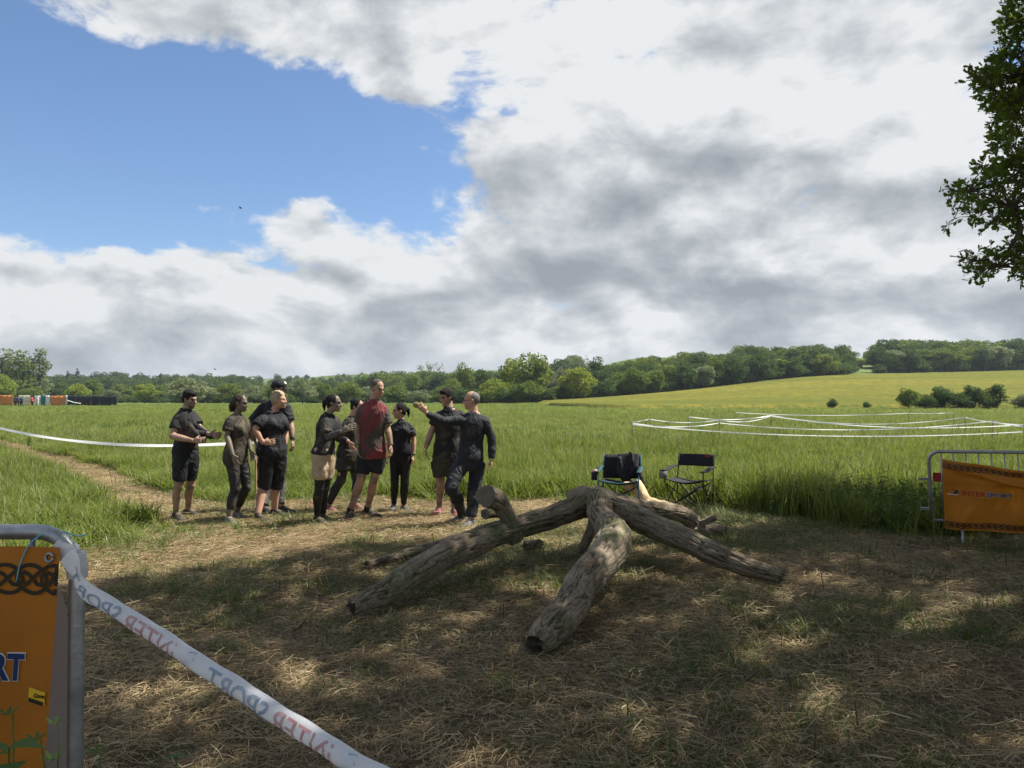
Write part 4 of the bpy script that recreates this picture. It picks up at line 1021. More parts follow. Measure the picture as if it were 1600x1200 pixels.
def knot_border(parent, u0, u1, vc, surf, hgt, lift=.003):
    """interlaced loops: two looping strands and a row of rings"""
    mb = MB(); per = hgt * .82; n = int((u1 - u0) / per) + 1; cl = lambda x: min(max(x, u0), u1)
    for i in range(n):
        c = u0 + (i + .5) * per; wd = hgt * .12
        el = lambda a0, a1: [(cl(c + hgt * (.50 * math.cos(a) - .10 * math.sin(a))), vc + hgt * .44 * math.sin(a)) for a in np.linspace(a0, a1, 16)]
        strip_on(mb, el(-.35, 2.45), wd, surf, lift + .0015); strip_on(mb, el(2.8, 5.6), wd, surf, lift + .0015)
        strip_on(mb, [(cl(c - hgt * .24), vc - hgt * .22), (cl(c + hgt * .26), vc + hgt * .24)], wd, surf, lift + .003); strip_on(mb, [(cl(c - hgt * .33), vc + hgt * .22), (cl(c - hgt * .16), vc + hgt * .16), (cl(c - hgt * .04), vc + hgt * .06)], wd, surf, lift); strip_on(mb, [(cl(c + hgt * .06), vc - hgt * .05), (cl(c + hgt * .18), vc - hgt * .17), (cl(c + hgt * .36), vc - hgt * .2)], wd, surf, lift)
    o = mb.build('knot_border', M_ink, parent, fix=False); o['kind'] = 'stuff'; return o
def grid_sheet(surf, u0, u1, v0, v1, nu, nv):
    vs = [surf(u0 + (u1 - u0) * i / nu, v0 + (v1 - v0) * j / nv, 0) for i in range(nu + 1) for j in range(nv + 1)]
    return vs, [(i * (nv + 1) + j, (i + 1) * (nv + 1) + j, (i + 1) * (nv + 1) + j + 1, i * (nv + 1) + j + 1) for i in range(nu) for j in range(nv)]

def barrier(loc, yaw, lean, roll, L, H, z0, label, rr=.019, mirror=1):
    """crowd-control barrier along local +x; left end at x=0"""
    root = empty('crowd_barrier', loc); rot = Matrix.Rotation(yaw, 3, 'Z') @ Matrix.Rotation(lean, 3, 'X') @ Matrix.Rotation(roll, 3, 'Y')
    T = lambda x, y, z: Vector(loc) + rot @ Vector((x, y, z))
    c = .11; arc = lambda cx, cz, a0, a1: [(cx + c * math.cos(a0 + (a1 - a0) * k / 7), cz + c * math.sin(a0 + (a1 - a0) * k / 7)) for k in range(8)]
    loop = [(0, z0)] + [(0, H * .5)] + arc(c, H - c, math.pi, math.pi / 2) + arc(L - c, H - c, math.pi / 2, 0) + [(L, H * .5), (L, z0)]
    MB().tube([T(x, 0, z) for x, z in loop], rr, 14, ref=rot @ Vector((0, 1, 0))).build('frame', M_galv, root, True)
    MB().tube([T(.0, 0, z0), T(L, 0, z0)], rr * .9, 12).build('bottom_rail', M_galv, root, True)
    nb = int(L / .12)
    for k in range(1, nb): MB().tube([T(L * k / nb, 0, z0), T(L * k / nb, 0, H - rr * .5)], .0075, 8).build('bar', M_galv, root, True)
    for fx in (.30, L - .30):
        MB().tube([T(fx, -.28, -.0), T(fx, 0, z0 - .01), T(fx, .28, -.0)], .015, 10).build('foot', M_galv, root, True)
    for hz in (.33, .68): MB().box(T(-.055, 0, H * hz), (.11, .012, .03), rot).build('hook', M_galv, root)
    tag(root, label, 'barrier'); return root, T
# --- right barrier
BP = on_z(1493, 828, 0.0)
bR, TR = barrier((BP.x - .53, 8.80, 0), R(-30), R(10), R(-1.5), 2.4, 1.0, .20, 'grey crowd barrier carrying the orange banner at the right edge')
MB().box(TR(.14, .012, .70), (.22, .006, .10), Matrix.Rotation(R(-30), 3, 'Z')).build('reflector_plate', M_red, bR)
def surfR(u, v, lift):
    sag = .15 * math.sin(min(1, u / 2.2) * math.pi) * max(0, (v - .3) / .5) * (0 if u < 0 else 1)
    y = -.062 - lift - .018 * math.sin(u * 7 + v * 3) - .05 * math.exp(-((v - .54 - .20 * (1.0 - u)) / .035) ** 2) * min(1, u * 3) - .025 * math.exp(-((v - .60 - .05 * (u - 1.0)) / .03) ** 2) * min(1, u) - .014 * math.sin(u * 13 - v * 9)
    return TR(.13 + u, y, .13 + v - sag * .75 - (.02 * u))
banR = empty('banner', tuple(surfR(1.0, 0, 0)))
mb = MB(); vs, fs = grid_sheet(surfR, 0, 2.15, 0, .80, 90, 40); mb.add(vs, fs); mb.build('sheet', M_orange, banR, True, fix=False)
knot_border(banR, .01, 2.14, .735, surfR, .072); knot_border(banR, .01, 2.14, .055, surfR, .072)
uu = .175
e1 = word_on(banR, 'INTER', uu, .40, .082, surfR, M_redp, .004, .0010, 1.0) + .006
word_on(banR, 'SPORT', e1, .40, .082, surfR, M_whitep, .003, .0045, 1.0); word_on(banR, 'SPORT', e1, .40, .082, surfR, M_navy, .0045, .0022, 1.0)
word_on(banR, 'ARGENTAN', uu + .10, .358, .024, surfR, M_ink, .004, -.0004, 1.1, 'small_print')
def logo(parent, u0, v0, s, surf, mn=None, mr=None):
    mb = MB(); mb.add([surf(u0 + s * (.28 + .15 * math.cos(a)), v0 + s * (.95 + .15 * math.sin(a)), .004) for a in np.linspace(0, 6.28, 14)[:-1]], [tuple(range(13))]); mb.build('logo_dot', mr or M_redp, parent, fix=False)
    mb = MB(); pts_ = [(.0, .28), (.22, .02), (.55, .16), (.72, .42), (.95, .62), (.82, .92), (.50, .86), (.34, .52)]; mb.add([surf(u0 + s * x, v0 + s * y_, .004) for x, y_ in pts_], [tuple(range(len(pts_)))]); mb.build('logo_wave', mn or M_navy, parent, fix=False)
logo(banR, uu - .088, .40, .065, surfR)
MB().tube([surfR(.04, .41, .006), surfR(.14, .405, .006)], .004, 6).build('cable_tie', M_whitep, banR)
tag(banR, 'orange banner with knotwork borders and red and blue lettering at the right edge', 'banner')
# --- left barrier, close to the camera
LB = at(119, 1000, 2.1)
bL, TL = barrier((LB.x - 2.4, 2.06, 0), R(1.0), 0, R(0), 2.4, 1.232, .2, 'grey galvanised crowd barrier close by at the lower left', rr=.0205)
XR = 2.4
def surfL(u, v, lift):                   # u from the right edge leftwards is negative; v from bottom
    k = v / .95; curl = .045 * (1 - k) ** 1.2
    y = -.040 - lift - .05 * math.exp(-((u + .16 + .06 * (1 - k)) / .05) ** 2) * max(0, 1 - k) ** .7 * .5 - .02 * math.sin(u * 9) - .03 * (1 - k) * math.exp(-(u / .12) ** 2)
    return TL(XR - .024 + u - curl * (1 - .0 * u), y, .252 + v)
banL = empty('banner', tuple(surfL(-1.0, 0, 0)))
mb = MB(); vs, fs = grid_sheet(surfL, -2.2, 0, 0, .945, 110, 50); mb.add(vs, fs); mb.build('sheet', M_orange, banL, True, fix=False)
knot_border(banL, -2.2, -.004, .86, surfL, .085); knot_border(banL, -2.2, -.004, .06, surfL, .085)
word_on(banL, 'SPORT', -.307, .593, .096, surfL, M_whitep, .003, .006, .78); word_on(banL, 'SPORT', -.307, .593, .096, surfL, M_navy, .0055, .0035, .78)
word_on(banL, 'INTER', -.557, .593, .096, surfL, M_redp, .004, .0026, .82); logo(banL, -.665, .593, .085, surfL)
mb = MB(); mb.add([surfL(u, v, .004) for u, v in ((-.062, .540), (-.012, .530), (-.012, .565), (-.062, .575))], [(0, 1, 2, 3)]); mb.build('sticker', M_yellow, banL, fix=False)
mb = MB(); mb.add([surfL(u, v, .006) for u, v in ((-.060, .5385), (-.016, .530), (-.016, .540), (-.060, .549))], [(0, 1, 2, 3)]); mb.build('sticker_band', M_ink, banL, fix=False)
word_on(banL, 'Orne', -.046, .550, .015, surfL, M_ink, .006, .0006, 1.0, 'small_print')
mb = MB()
for a0 in (0,): mb.tube([surfL(-.028 + .011 * math.cos(a), .918 + .011 * math.sin(a), .004) for a in np.linspace(0, 6.28, 15)], .0035, 6)
mb.build('eyelet', M_galv, banL, True)
tag(banL, 'orange banner with knotwork border on the near barrier at the lower left', 'banner')
# a second, white sheet hangs on the far side of the near barrier
def surfW(u, v, lift):
    return TL(XR - .10 + u + .072 * max(0, 1 - v / .86) ** .6, .075 + .03 * math.sin(u * 6 + 1) + .05 * (1 - v / .86), .19 + v)
mb = MB(); vs, fs = grid_sheet(surfW, -2.1, 0, 0, .86, 60, 24); mb.add(vs, fs); o = mb.build('white_sheet', M_bannerback, None, True, fix=False)
tag(o, 'plain white sheet hanging behind the near orange banner', 'banner')
# twine round the corner of the near barrier
cn = TL(XR - .03, 0, 1.20)
tw = [cn + Vector((-.115, -.03, -.10)), cn + Vector((-.105, -.032, -.05)), cn + Vector((-.08, -.03, .005)), cn + Vector((-.045, -.015, .033)), cn + Vector((-.02, .015, .030)), cn + Vector((0, .02, .022)), cn + Vector((.035, .0, .020)), cn + Vector((.06, -.01, .026))]
o = MB().tube([tuple(p) for p in spline(tw, 40)], .0022, 6).build('twine', M_twine, None, True); tag(o, 'pale blue twine knotted round the corner of the near barrier', 'twine')
# --- tape from the near barrier past the camera
st = empty('wooden_stake', (.62, .93, 0)); MB().tube([(.62, .93, -.1), (.62, .93, .88), (.62, .93, .90)], [.022, .022, .012], 8).build('shaft', M_stake, st, True); tag(st, 'wooden stake holding the near tape, just below the picture', 'stake')
tp = empty('barrier_tape', (LB.x, 2.08, 0))
ctl = [at(104, 866, 2.055), at(118, 888, 2.045), at(133, 922, 2.02), at(200, 966, 1.965), at(300, 1032, 1.85), at(420, 1110, 1.70), at(570, 1204, 1.515), Vector((.05, 1.27, .845)), Vector((.60, .93, .83))]
CT = spline(ctl, 160); TT = np.gradient(CT, axis=0); TT /= np.linalg.norm(TT, axis=1)[:, None]; SL = np.concatenate([[0], np.cumsum(np.linalg.norm(np.diff(CT, axis=0), axis=1))])
def surfT(u, v, lift):
    """v across the tape, 0..1: the tape is rolled into a half-open trough that opens out at the post"""
    i = int(np.clip(np.searchsorted(SL, u), 0, 159)); c0 = Vector([np.interp(u, SL, CT[:, k]) for k in range(3)]); tt = Vector(TT[i]); upv = Vector((0, 0, 1)); s_ = (upv - tt * upv.dot(tt)).normalized(); n_ = tt.cross(s_)
    if n_.y > 0: n_ = -n_
    op = float(np.clip((u - .03) / .22, 0, 1)); r = .0205; ang = math.pi * (.22 + .46 * op); a = (v - .5) * 2 * ang + .35 * op; hw = (.020 + .011 * (1 - op)) if u < .04 else .026
    p_round = s_ * math.sin(a) * r + n_ * (math.cos(a) * r - r * .3); p_flat = s_ * (v - .5) * 2 * .028
    p = p_flat.lerp(p_round, op); nn_ = n_.lerp(s_ * math.sin(a) + n_ * math.cos(a), op)
    wr = .0012 * math.sin(u * 23 + v * 5) + .0008 * math.sin(u * 51 - v * 8)
    return c0 + p + nn_ * (lift + wr)
LT = SL[-1]
mb = MB(); vs, fs = grid_sheet(surfT, 0, LT, 0, 1, 300, 26); mb.add(vs, fs); mb.build('ribbon', M_tape, tp, True, fix=False)
def tape_word(s, u1, m):                  # read from the back: mirrored, running away from the post
    P, F = text_mesh(s, 1.0, .008); wmax = max(p[0] for p in P); hmax = max(p[1] for p in P)
    k = .052 / .7; mb = MB(); mb.add([surfT(u1 + (wmax - p[0]) * k * 1.0, .16 + p[1] / hmax * .50, .0026) for p in P], F); mb.build('lettering', m, tp, fix=False); return u1 + wmax * k
u = .045
while u < LT - .5:
    u = tape_word('SPORT', u, M_tape_navy) + .012; u = tape_word('INTER', u, M_tape_red) + .02
    mb = MB(); mb.add([surfT(u + .045 * x, .2 + .55 * y_, .0026) for x, y_ in ((0, .1), (.35, .0), (1, .6), (.8, 1), (.4, .85))], [(0, 1, 2, 3, 4)]); mb.build('logo_wave', M_tape_navy, tp, fix=False); u += .10
# wrapping round the post
mb = MB()
for k, (z, r_) in enumerate(((1.178, .026), (1.155, .0275), (1.128, .026))):
    x_ = XR - (.02 if k == 0 else .006 if k == 1 else 0)
    mb.tube([TL(x_ - .03 * (k == 0), 0, z + .022), TL(x_, 0, z), TL(x_ + .001, 0, z - .02)], [r_, r_ + .0015, r_ - .0005], 16, cap=False)
mb.build('wrap', M_tape, tp, True)
tag(tp, 'white tape with mirrored red and blue lettering stretched from the near barrier', 'tape')

# --- tapes in the meadow
def stake(p, h, label, m=None, r=.019):
    z = float(ground_z(np.array([p.x]), np.array([p.y]))[0]); root = empty('wooden_stake', (p.x, p.y, z))
    MB().tube([(p.x, p.y, z - .15), (p.x, p.y, z + h - .02), (p.x, p.y, z + h)], [r, r, r * .6], 6).build('shaft', m or M_stake, root)
    MB().tube([(p.x, p.y, z + h - .10), (p.x, p.y, z + h - .04)], r * 1.25, 6).build('tape_wrap', M_tape, root); tag(root, label, 'stake', 'stakes carrying the tape in the meadow'); return root
def tape_line(pts_, sag, label, wd=.029, tw=1.2, segs=26):
    mb = MB(); root = empty('barrier_tape', (pts_[0].x, pts_[0].y, 0)); L_, R_ = [], []; n = 0; ph = random.uniform(0, 6)
    for i in range(len(pts_) - 1):
        a, b_ = pts_[i], pts_[i + 1]; sg = sag if not hasattr(sag, '__len__') else sag[i]
        for k in range(segs + (i == len(pts_) - 2)):
            f = k / segs; p = a.lerp(b_, f) - Vector((0, 0, 4 * sg * f * (1 - f))); d = (b_ - a).normalized(); s_ = Vector((0, 0, 1)); n_ = d.cross(s_); a_ = .9 * math.sin(ph + f * tw * 6) * math.sin(f * 9 + i)
            s_ = s_ * math.cos(a_) + n_ * math.sin(a_); L_.append(p - s_ * wd / 2); R_.append(p + s_ * wd / 2); n += 1
    mb.add(L_ + R_, [(i, i + 1, n + i + 1, n + i) for i in range(n - 1)]); mb.build('ribbon', M_tape, root, fix=False); tag(root, label, 'tape', 'white tapes strung across the meadow'); return root
A0 = at(-60, 652, 17.5); A1 = at(400, 690, 11.6); A1.z = .92
stake(A0, A0.z + .03, 'stake of the left tape, outside the picture'); stake(A1, .97, 'short white-topped stake between the long-haired and the braided woman')
tape_line([A0, A1], .27, 'white tape sagging across the meadow behind the man stretching his shirt', .05)
def sp(px, py, h=.85): return at(px, py, (CAMH - h) * FPX / (py - HORIZON))
S = {k: sp(*v) for k, v in dict(a=(988, 660), b=(1016, 655), c=(1076, 651), d=(1124, 656), e=(1206, 649), f=(1508, 652), g=(1551, 657), h=(1600, 664), i=(1680, 668), j=(1640, 661), k=(1420, 645.5), l=(1490, 645), m=(1150, 644.5)).items()}
nm = dict(a='leftmost stake of the taped course in the meadow', b='second stake from the left of the taped course', c='tall stake with tape at its top near the left of the course', d='low stake where tapes cross left of the middle', e='thin stake in the middle of the taped course', f='dark stake at the right where tape rises to a point', g='brownish stake near the right edge above the barrier', h='stake at the right picture edge with tape knotted', i='stake of the course beyond the right edge', j='further stake beyond the right edge', k='far stake of the back tape, left', l='far stake of the back tape, right', m='far stake behind the middle of the course')
for k, p in S.items(): stake(p, p.z + .02, nm[k])
lo = lambda p, dz: p - Vector((0, 0, dz))
tape_line([S['a'], S['b'], S['d'], S['e'], S['f']], [.0, .1, .15, .3], 'back upper tape of the course, running left to right')
tape_line([lo(S['a'], .02), lo(S['d'], .1), lo(S['g'], .02), S['i']], [.12, .25, .1], 'long middle tape ending at the brownish stake')
tape_line([lo(S['a'], .06), lo(S['h'], .18)], [.22], 'lowest front tape along the taped course')
tape_line([S['c'], S['e']], [.14], 'short tape dipping between the tall stake and the middle stake')
tape_line([S['f'], S['h']], [.05], 'tape falling from the dark stake to the right edge')
tape_line([lo(S['e'], .03), S['j']], [.28], 'rear tape from the middle stake to the right')
tape_line([S['m'], S['k'], S['l']], [.12, .02], 'far faint tape below the shrubs')

# ------------------------------------------------------------------ camping chairs
M_black = pmat('black_fabric', (0.013, 0.014, 0.018), (0.024, 0.025, 0.030), 30, .8, .4, 200); M_blackm = pmat('black_metal', (0.012, 0.012, 0.013), None, rough=.45, spec=.5)
M_teal = pmat('teal_piping', (0.014, 0.10, 0.13), (0.02, 0.14, 0.18), 20, .6); M_tealdark = pmat('dark_teal_fabric', (.010, .045, .055), (.016, .065, .08), 20, .7); M_grey = pmat('grey_mesh', (0.09, 0.10, 0.12), (0.14, 0.15, 0.17), 30, .8); M_orangep = pmat('orange_patch', (.55, .06, .03), None, rough=.6); M_can = pmat('orange_can', (.5, .14, .05), (.35, .3, .28), 9, .35)
def frame_fn(loc, rz_, s=1.0):
    r = Matrix.Rotation(rz_, 3, 'Z'); return lambda x, y, z: Vector(loc) + r @ Vector((x * s, y * s, z * s))
def fabric(root, name, T, pts_, m, th=.012):
    """thick sheet through a grid of local points [row][col]"""
    mb = MB(); nr, nc = len(pts_), len(pts_[0]); G = [[T(*p) for p in row] for row in pts_]
    nrm = [[None] * nc for _ in range(nr)]
    for i in range(nr):
        for j in range(nc):
            a = G[min(i + 1, nr - 1)][j] - G[max(i - 1, 0)][j]; b_ = G[i][min(j + 1, nc - 1)] - G[i][max(j - 1, 0)]; nrm[i][j] = a.cross(b_).normalized() * th / 2
    top = [G[i][j] + nrm[i][j] for i in range(nr) for j in range(nc)]; bot = [G[i][j] - nrm[i][j] for i in range(nr) for j in range(nc)]; k = nr * nc; fs = []
    for i in range(nr - 1):
        for j in range(nc - 1):
            a = i * nc + j; q = (a, a + 1, a + nc + 1, a + nc); fs += [q, tuple(k + x for x in reversed(q))]
    edge = [j for j in range(nc)] + [i * nc + nc - 1 for i in range(1, nr)] + [(nr - 1) * nc + j for j in range(nc - 2, -1, -1)] + [i * nc for i in range(nr - 2, 0, -1)]
    for a, b_ in zip(edge, edge[1:] + edge[:1]): fs.append((a, b_, k + b_, k + a))
    mb.add(top + bot, fs); return mb.build(name, m, root, True)
def camp_chair(loc, rz_, label, style):
    root = empty('camping_chair', loc); T = frame_fn(loc, rz_); W, D = .27, .24; hs = .38
    bar = lambda n, pts_, r=.0095, m=None: MB().tube([T(*p) for p in pts_], r, 8).build(n, m or M_blackm, root, True)
    for sx in (-1, 1):
        bar('back_post', [(sx * W, D, 0), (sx * W, D + .02, hs + .02), (sx * (W - .01), D + .09, .745)])
        bar('leg', [(sx * (W - .02), -D, 0), (-sx * (W - .02), D - .02, hs - .03)]) ; bar('leg', [(sx * W, -D - .02, .01), (sx * W, D - .02, hs - .04)]); bar('leg', [(sx * W, D - .02, .01), (sx * W, -D, hs - .02)])
        bar('arm_post', [(sx * (W + .01), -D + .01, hs - .02), (sx * (W + .02), -D - .01, .545)])
    bar('leg', [(-W + .02, -D, 0.0), (W - .02, -D - .01, hs - .04)]); bar('leg', [(W - .02, -D - .012, 0.0), (-W + .02, -D + .01, hs - .04)])
    fabric(root, 'seat', T, [[(x, y, hs + .02 * abs(x / W) - .035 * (1 - (x / W) ** 2) * (1 - .4 * (y / D) ** 2) + (.015 if y < -D * .9 else 0)) for x in np.linspace(-W, W, 9)] for y in np.linspace(-D, D, 7)], M_black)
    zb0, zb1 = ((.575, .75) if style == 'panel' else (.40, .745))
    fabric(root, 'backrest', T, [[(x, D + .02 + .07 * (z - .38) / .37 + .03 * (1 - (x / W) ** 2), z) for x in np.linspace(-W - .005, W + .005, 9)] for z in np.linspace(zb0, zb1, 6)], M_black, .016)
    for sx in (-1, 1):
        n = 'armrest'; wd = .035
        fabric(root, n, T, [[(sx * (W + .02) + dx, y, .545 + .03 * (y + D) / (2 * D) + .01 * math.sin(y * 12)) for dx in (-wd, 0, wd)] for y in np.linspace(-D - .08, D + .02, 7)], M_black if style == 'panel' else M_tealdark, .016)
    if style == 'panel':
        P = [T(-W - .02 + .055 * math.cos(a), -D - .045 + .05 * math.sin(a), z) for z in (.53, .43) for a in np.linspace(0, 6.28, 13)[:-1]]; MB().rings([P[:12], P[12:]]).build('cup_holder', M_grey, root, True)
        mb = MB(); mb.add([T(x, D + .049, z) for x, z in ((.14, .722), (.215, .722), (.215, .737), (.14, .737))], [(0, 1, 2, 3)]); mb.build('maker_tab', M_orangep, root, fix=False)
        fabric(root, 'side_pocket', T, [[(x, .06 + .0 * z, z) for x in (.08, .16)] for z in (.25, .31)], pmat('pale_paper', (.5, .55, .6), None))
    else:
        def ln(pts_): MB().tube([T(*p) for p in pts_], .008, 6).build('piping', M_teal, root, True)
        ln([(x, -D - .004, hs + .005 + .02 * abs(x / W) - .03 * (1 - (x / W) ** 2) * .6 + .012) for x in np.linspace(-W, W, 11)])
        for sx in (-1, 1): ln([(sx * W, D + .02, .40), (sx * (W + .005), D + .07, .745)]); ln([(sx * (W + .012), -D - .012, .02), (sx * (W + .02), -D - .014, .55)])
        ln([(x, D + .088 + .03 * (1 - (x / W) ** 2), .745 - .025 * (1 - (x / W) ** 2)) for x in np.linspace(-W, W, 9)])
        fabric(root, 'mesh_panel', T, [[(x, D + .045 + .07 * (z - .38) / .37, z) for x in (-W + .02, -W + .14)] for z in (.60, .72)], M_grey, .006)
        P = [T(-W - .06 + .05 * math.cos(a), -D + .02 + .05 * math.sin(a), z) for z in (.54, .42) for a in np.linspace(0, 6.28, 13)[:-1]]; MB().rings([P[:12], P[12:]]).build('cup_holder', M_black, root, True)
    tag(root, label, 'chair', 'folding camping chairs'); return T
C1 = on_z(968, 797, 0); T1 = camp_chair((C1.x + .03, 11.05, 0), R(-14), 'dark folding chair with teal piping and a jacket over its back', 'teal')
C2 = on_z(1078, 792, 0); T2 = camp_chair((C2.x - .02, 11.15, 0), R(-32), 'empty black folding chair with open panel back and orange tab', 'panel')
P = [T1(-.33 + .035 * math.cos(a), -.22 + .035 * math.sin(a), z) for z in (.44, .57) for a in np.linspace(0, 6.28, 13)[:-1]]; o = MB().rings([P[:12], P[12:]]).build('drink_can', M_can, None, True); tag(o, 'orange drink can in the cup holder of the teal-piped chair', 'can')
# jacket over the back of the teal chair
mb = MB()
for k in range(9):
    x = -.03 + .26 * k / 8; mb.capsule(T1(x, .27, .74), T1(x * .9, .20 - .03 * math.sin(k), .50 - .10 * math.sin(k * .5)), .035, .05, 8); mb.capsule(T1(x, .31, .735), T1(x, .37, .52), .028, .028, 8)
for k in range(6): a = k / 5 * math.pi; mb.capsule(T1(.06 - .09 * math.cos(a), .20, .70 - .17 * math.sin(a)), T1(.06 - .09 * math.cos(a + .5), .19, .70 - .17 * math.sin(a + .5)), .03, .03, 8)
mb.capsule(T1(.22, .26, .55), T1(.33, .22, .30), .05, .035, 8)
me = remesh(mb, .013, 2); v = coords(me); nn = normals(me); set_coords(me, v + nn * (.012 * fbm(v * np.array([14, 14, 5]), 3, 90))[:, None])
o = link('jacket', me, M_black, None, True); tag(o, 'black jacket slung over the teal-piped chair', 'jacket')
# beige trousers hanging from the chair side and lying on the ground
M_beige = pmat('beige_cloth', (0.50, 0.36, 0.19), (0.60, 0.46, 0.27), 8, .85, .4, 60, c3=(.22, .16, .10), s3=7, t3=(.62, .72)); mb = MB()
a0 = T1(.24, .02, .34); a1 = at(1008, 786, 10.75); a2 = at(1030, 790, 10.65); a3 = at(1064, 796, 10.6)
mb.capsule(a0, a1, .10, .13, 12, .75); mb.capsule(a1, a2 - Vector((0, 0, .02)), .11, .09, 12, .8); mb.capsule(a2 + Vector((.05, 0, 0)), a3, .08, .06, 12, .7); mb.capsule(T1(.1, -.02, .33), T1(.2, .05, .28), .07, .08, 10)
me = remesh(mb, .014, 2); v = coords(me); nn = normals(me); v = v + nn * (.016 * fbm(v * np.array([9, 9, 6]), 3, 91))[:, None]; v[:, 2] = np.maximum(v[:, 2], .012); set_coords(me, v)
o = link('trousers', me, M_beige, None, True); tag(o, 'beige trousers hanging off the teal-piped chair to the ground', 'trousers')
# ------------------------------------------------------------------ people
def skin_mat(name, c1, c2, mud, amount):
    return pmat(name, c1, c2, 9, .55, .15, 80, spec=.35, c3=mud, s3=7, t3=(.62 - amount, .78 - amount))
MUD = (0.085, 0.070, 0.050); MUD2 = (0.15, 0.125, 0.09)
SKIN = {'clean': skin_mat('skin_clean', (.46, .26, .17), (.52, .30, .20), (.30, .19, .13), .05), 'muddy': skin_mat('skin_muddy', (.36, .22, .15), (.42, .26, .18), MUD2, .16),
        'very': skin_mat('skin_very_muddy', (.26, .18, .13), (.32, .22, .16), MUD2, .26)}
def cloth(name, c1, c2, mud=None, amt=.1, rough=.74, s3=5.0, sheen=0.0):
    m = pmat(name, c1, c2, 14, rough, .35, 120, spec=.25, c3=mud, s3=s3, t3=(.60 - amt, .72 - amt), sheen=sheen)
    t = NT(m.node_tree); b = [n for n in m.node_tree.nodes if n.type == 'BSDF_PRINCIPLED'][0]
    tc = t.n('ShaderNodeTexCoord').outputs['Object']; wv = t.noise(t.vmath('MULTIPLY', tc, (1.0, 1.0, 0.6)), 6.5, 2.0, .5, 1.4)
    rid = t.math('ABSOLUTE', t.math('SUBTRACT', wv, .5)); bn = t.n('ShaderNodeBump', i_Strength=1.0, i_Distance=.045); t.put(bn.inputs['Height'], rid)
    b2 = [n for n in m.node_tree.nodes if n.type == 'BUMP' and n != bn][0]; t.put(bn.inputs['Normal'], b2.outputs[0]); t.put(b.inputs['Normal'], bn.outputs[0]); return m
CL = {
    'black': cloth('black_cotton', (.014, .014, .017), (.024, .024, .028), (.06, .052, .042), -.02), 'black_muddy': cloth('muddy_black_cotton', (.016, .0155, .016), (.028, .026, .025), (.075, .063, .046), .05),
    'brown_muddy': cloth('mud_soaked_cotton', (.040, .035, .027), (.062, .052, .038), (.15, .12, .078), .05), 'legging': cloth('wet_legging', (.020, .020, .019), (.032, .030, .027), (.075, .066, .050), .08, .6),
    'legging_black': cloth('black_legging', (.012, .012, .013), (.018, .018, .020), (.10, .095, .08), -.01, .5), 'navy': cloth('dark_trousers', (.018, .021, .026), (.030, .033, .038), (.075, .066, .05), .03),
    'shorts': cloth('black_shorts', (.014, .015, .018), (.022, .024, .027), (.055, .05, .04), .0), 'beige': cloth('beige_shorts', (.33, .25, .16), (.42, .33, .22), (.16, .12, .08), .05), 'khaki': cloth('dark_khaki_shorts', (.045, .042, .030), (.060, .056, .040), (.03, .028, .02), .05),
    'red': cloth('muddy_red_cotton', (.175, .036, .036), (.24, .055, .055), (.070, .060, .052), .19, s3=4.0), 'sleeve': cloth('grey_sleeve', (.062, .066, .070), (.085, .088, .092), (.11, .10, .08), .05, .6), 'camo': cloth('dark_camouflage', (.020, .022, .022), (.10, .10, .095), None)}
M_hair = {'black': pmat('hair_black', (.010, .009, .009), (.030, .026, .023), 60, .75, .8, 160, spec=.15), 'brown': pmat('hair_brown', (.030, .021, .015), (.075, .055, .038), 60, .75, .8, 160, spec=.15),
          'blond': pmat('hair_blond', (.20, .15, .08), (.48, .40, .26), 45, .5, .8, 160, spec=.5), 'grey': pmat('hair_grey', (.10, .09, .085), (.22, .20, .19), 80, .6, .6, 200), 'buzz': pmat('hair_buzz', (.055, .042, .034), (.12, .09, .07), 90, .7, .6, 220)}
M_eye = pmat('eye', (.02, .014, .010), None, rough=.2, spec=.5); M_lip = pmat('lips', (.24, .09, .075), None, rough=.5); M_brow = pmat('eyebrow', (.02, .016, .013), None, rough=.8); M_teeth = pmat('teeth', (.75, .72, .66), None, rough=.3)
SHOE = {'dark': pmat('shoe_dark', (.03, .027, .026), (.07, .06, .05), 16, .8, .4, 90, c3=MUD, s3=10, t3=(.5, .65)), 'pale': pmat('shoe_pale', (.34, .30, .24), (.07, .06, .06), 22, .8, .4, 90, c3=MUD2, s3=12, t3=(.55, .7)),
        'red': pmat('shoe_red', (.36, .12, .12), (.10, .05, .055), 18, .7, .4, 90), 'grey': pmat('shoe_grey', (.20, .20, .21), (.05, .05, .06), 20, .7, .4, 90, c3=MUD2, s3=10, t3=(.58, .7))}
M_sole = pmat('shoe_sole', (.20, .17, .13), (.33, .29, .23), 14, .85); M_sock = pmat('sock', (.018, .017, .018), None, rough=.9); M_band = {'watch': pmat('watch', (.015, .015, .016), None, rough=.35), 'green': pmat('wristband_green', (.07, .16, .10), None, rough=.6), 'grey': pmat('wristband_grey', (.16, .17, .16), None, rough=.6)}
REG = {1: (240, 580, 4.617), 2: (460, 580, 4.615), 3: (590, 580, 4.614)}

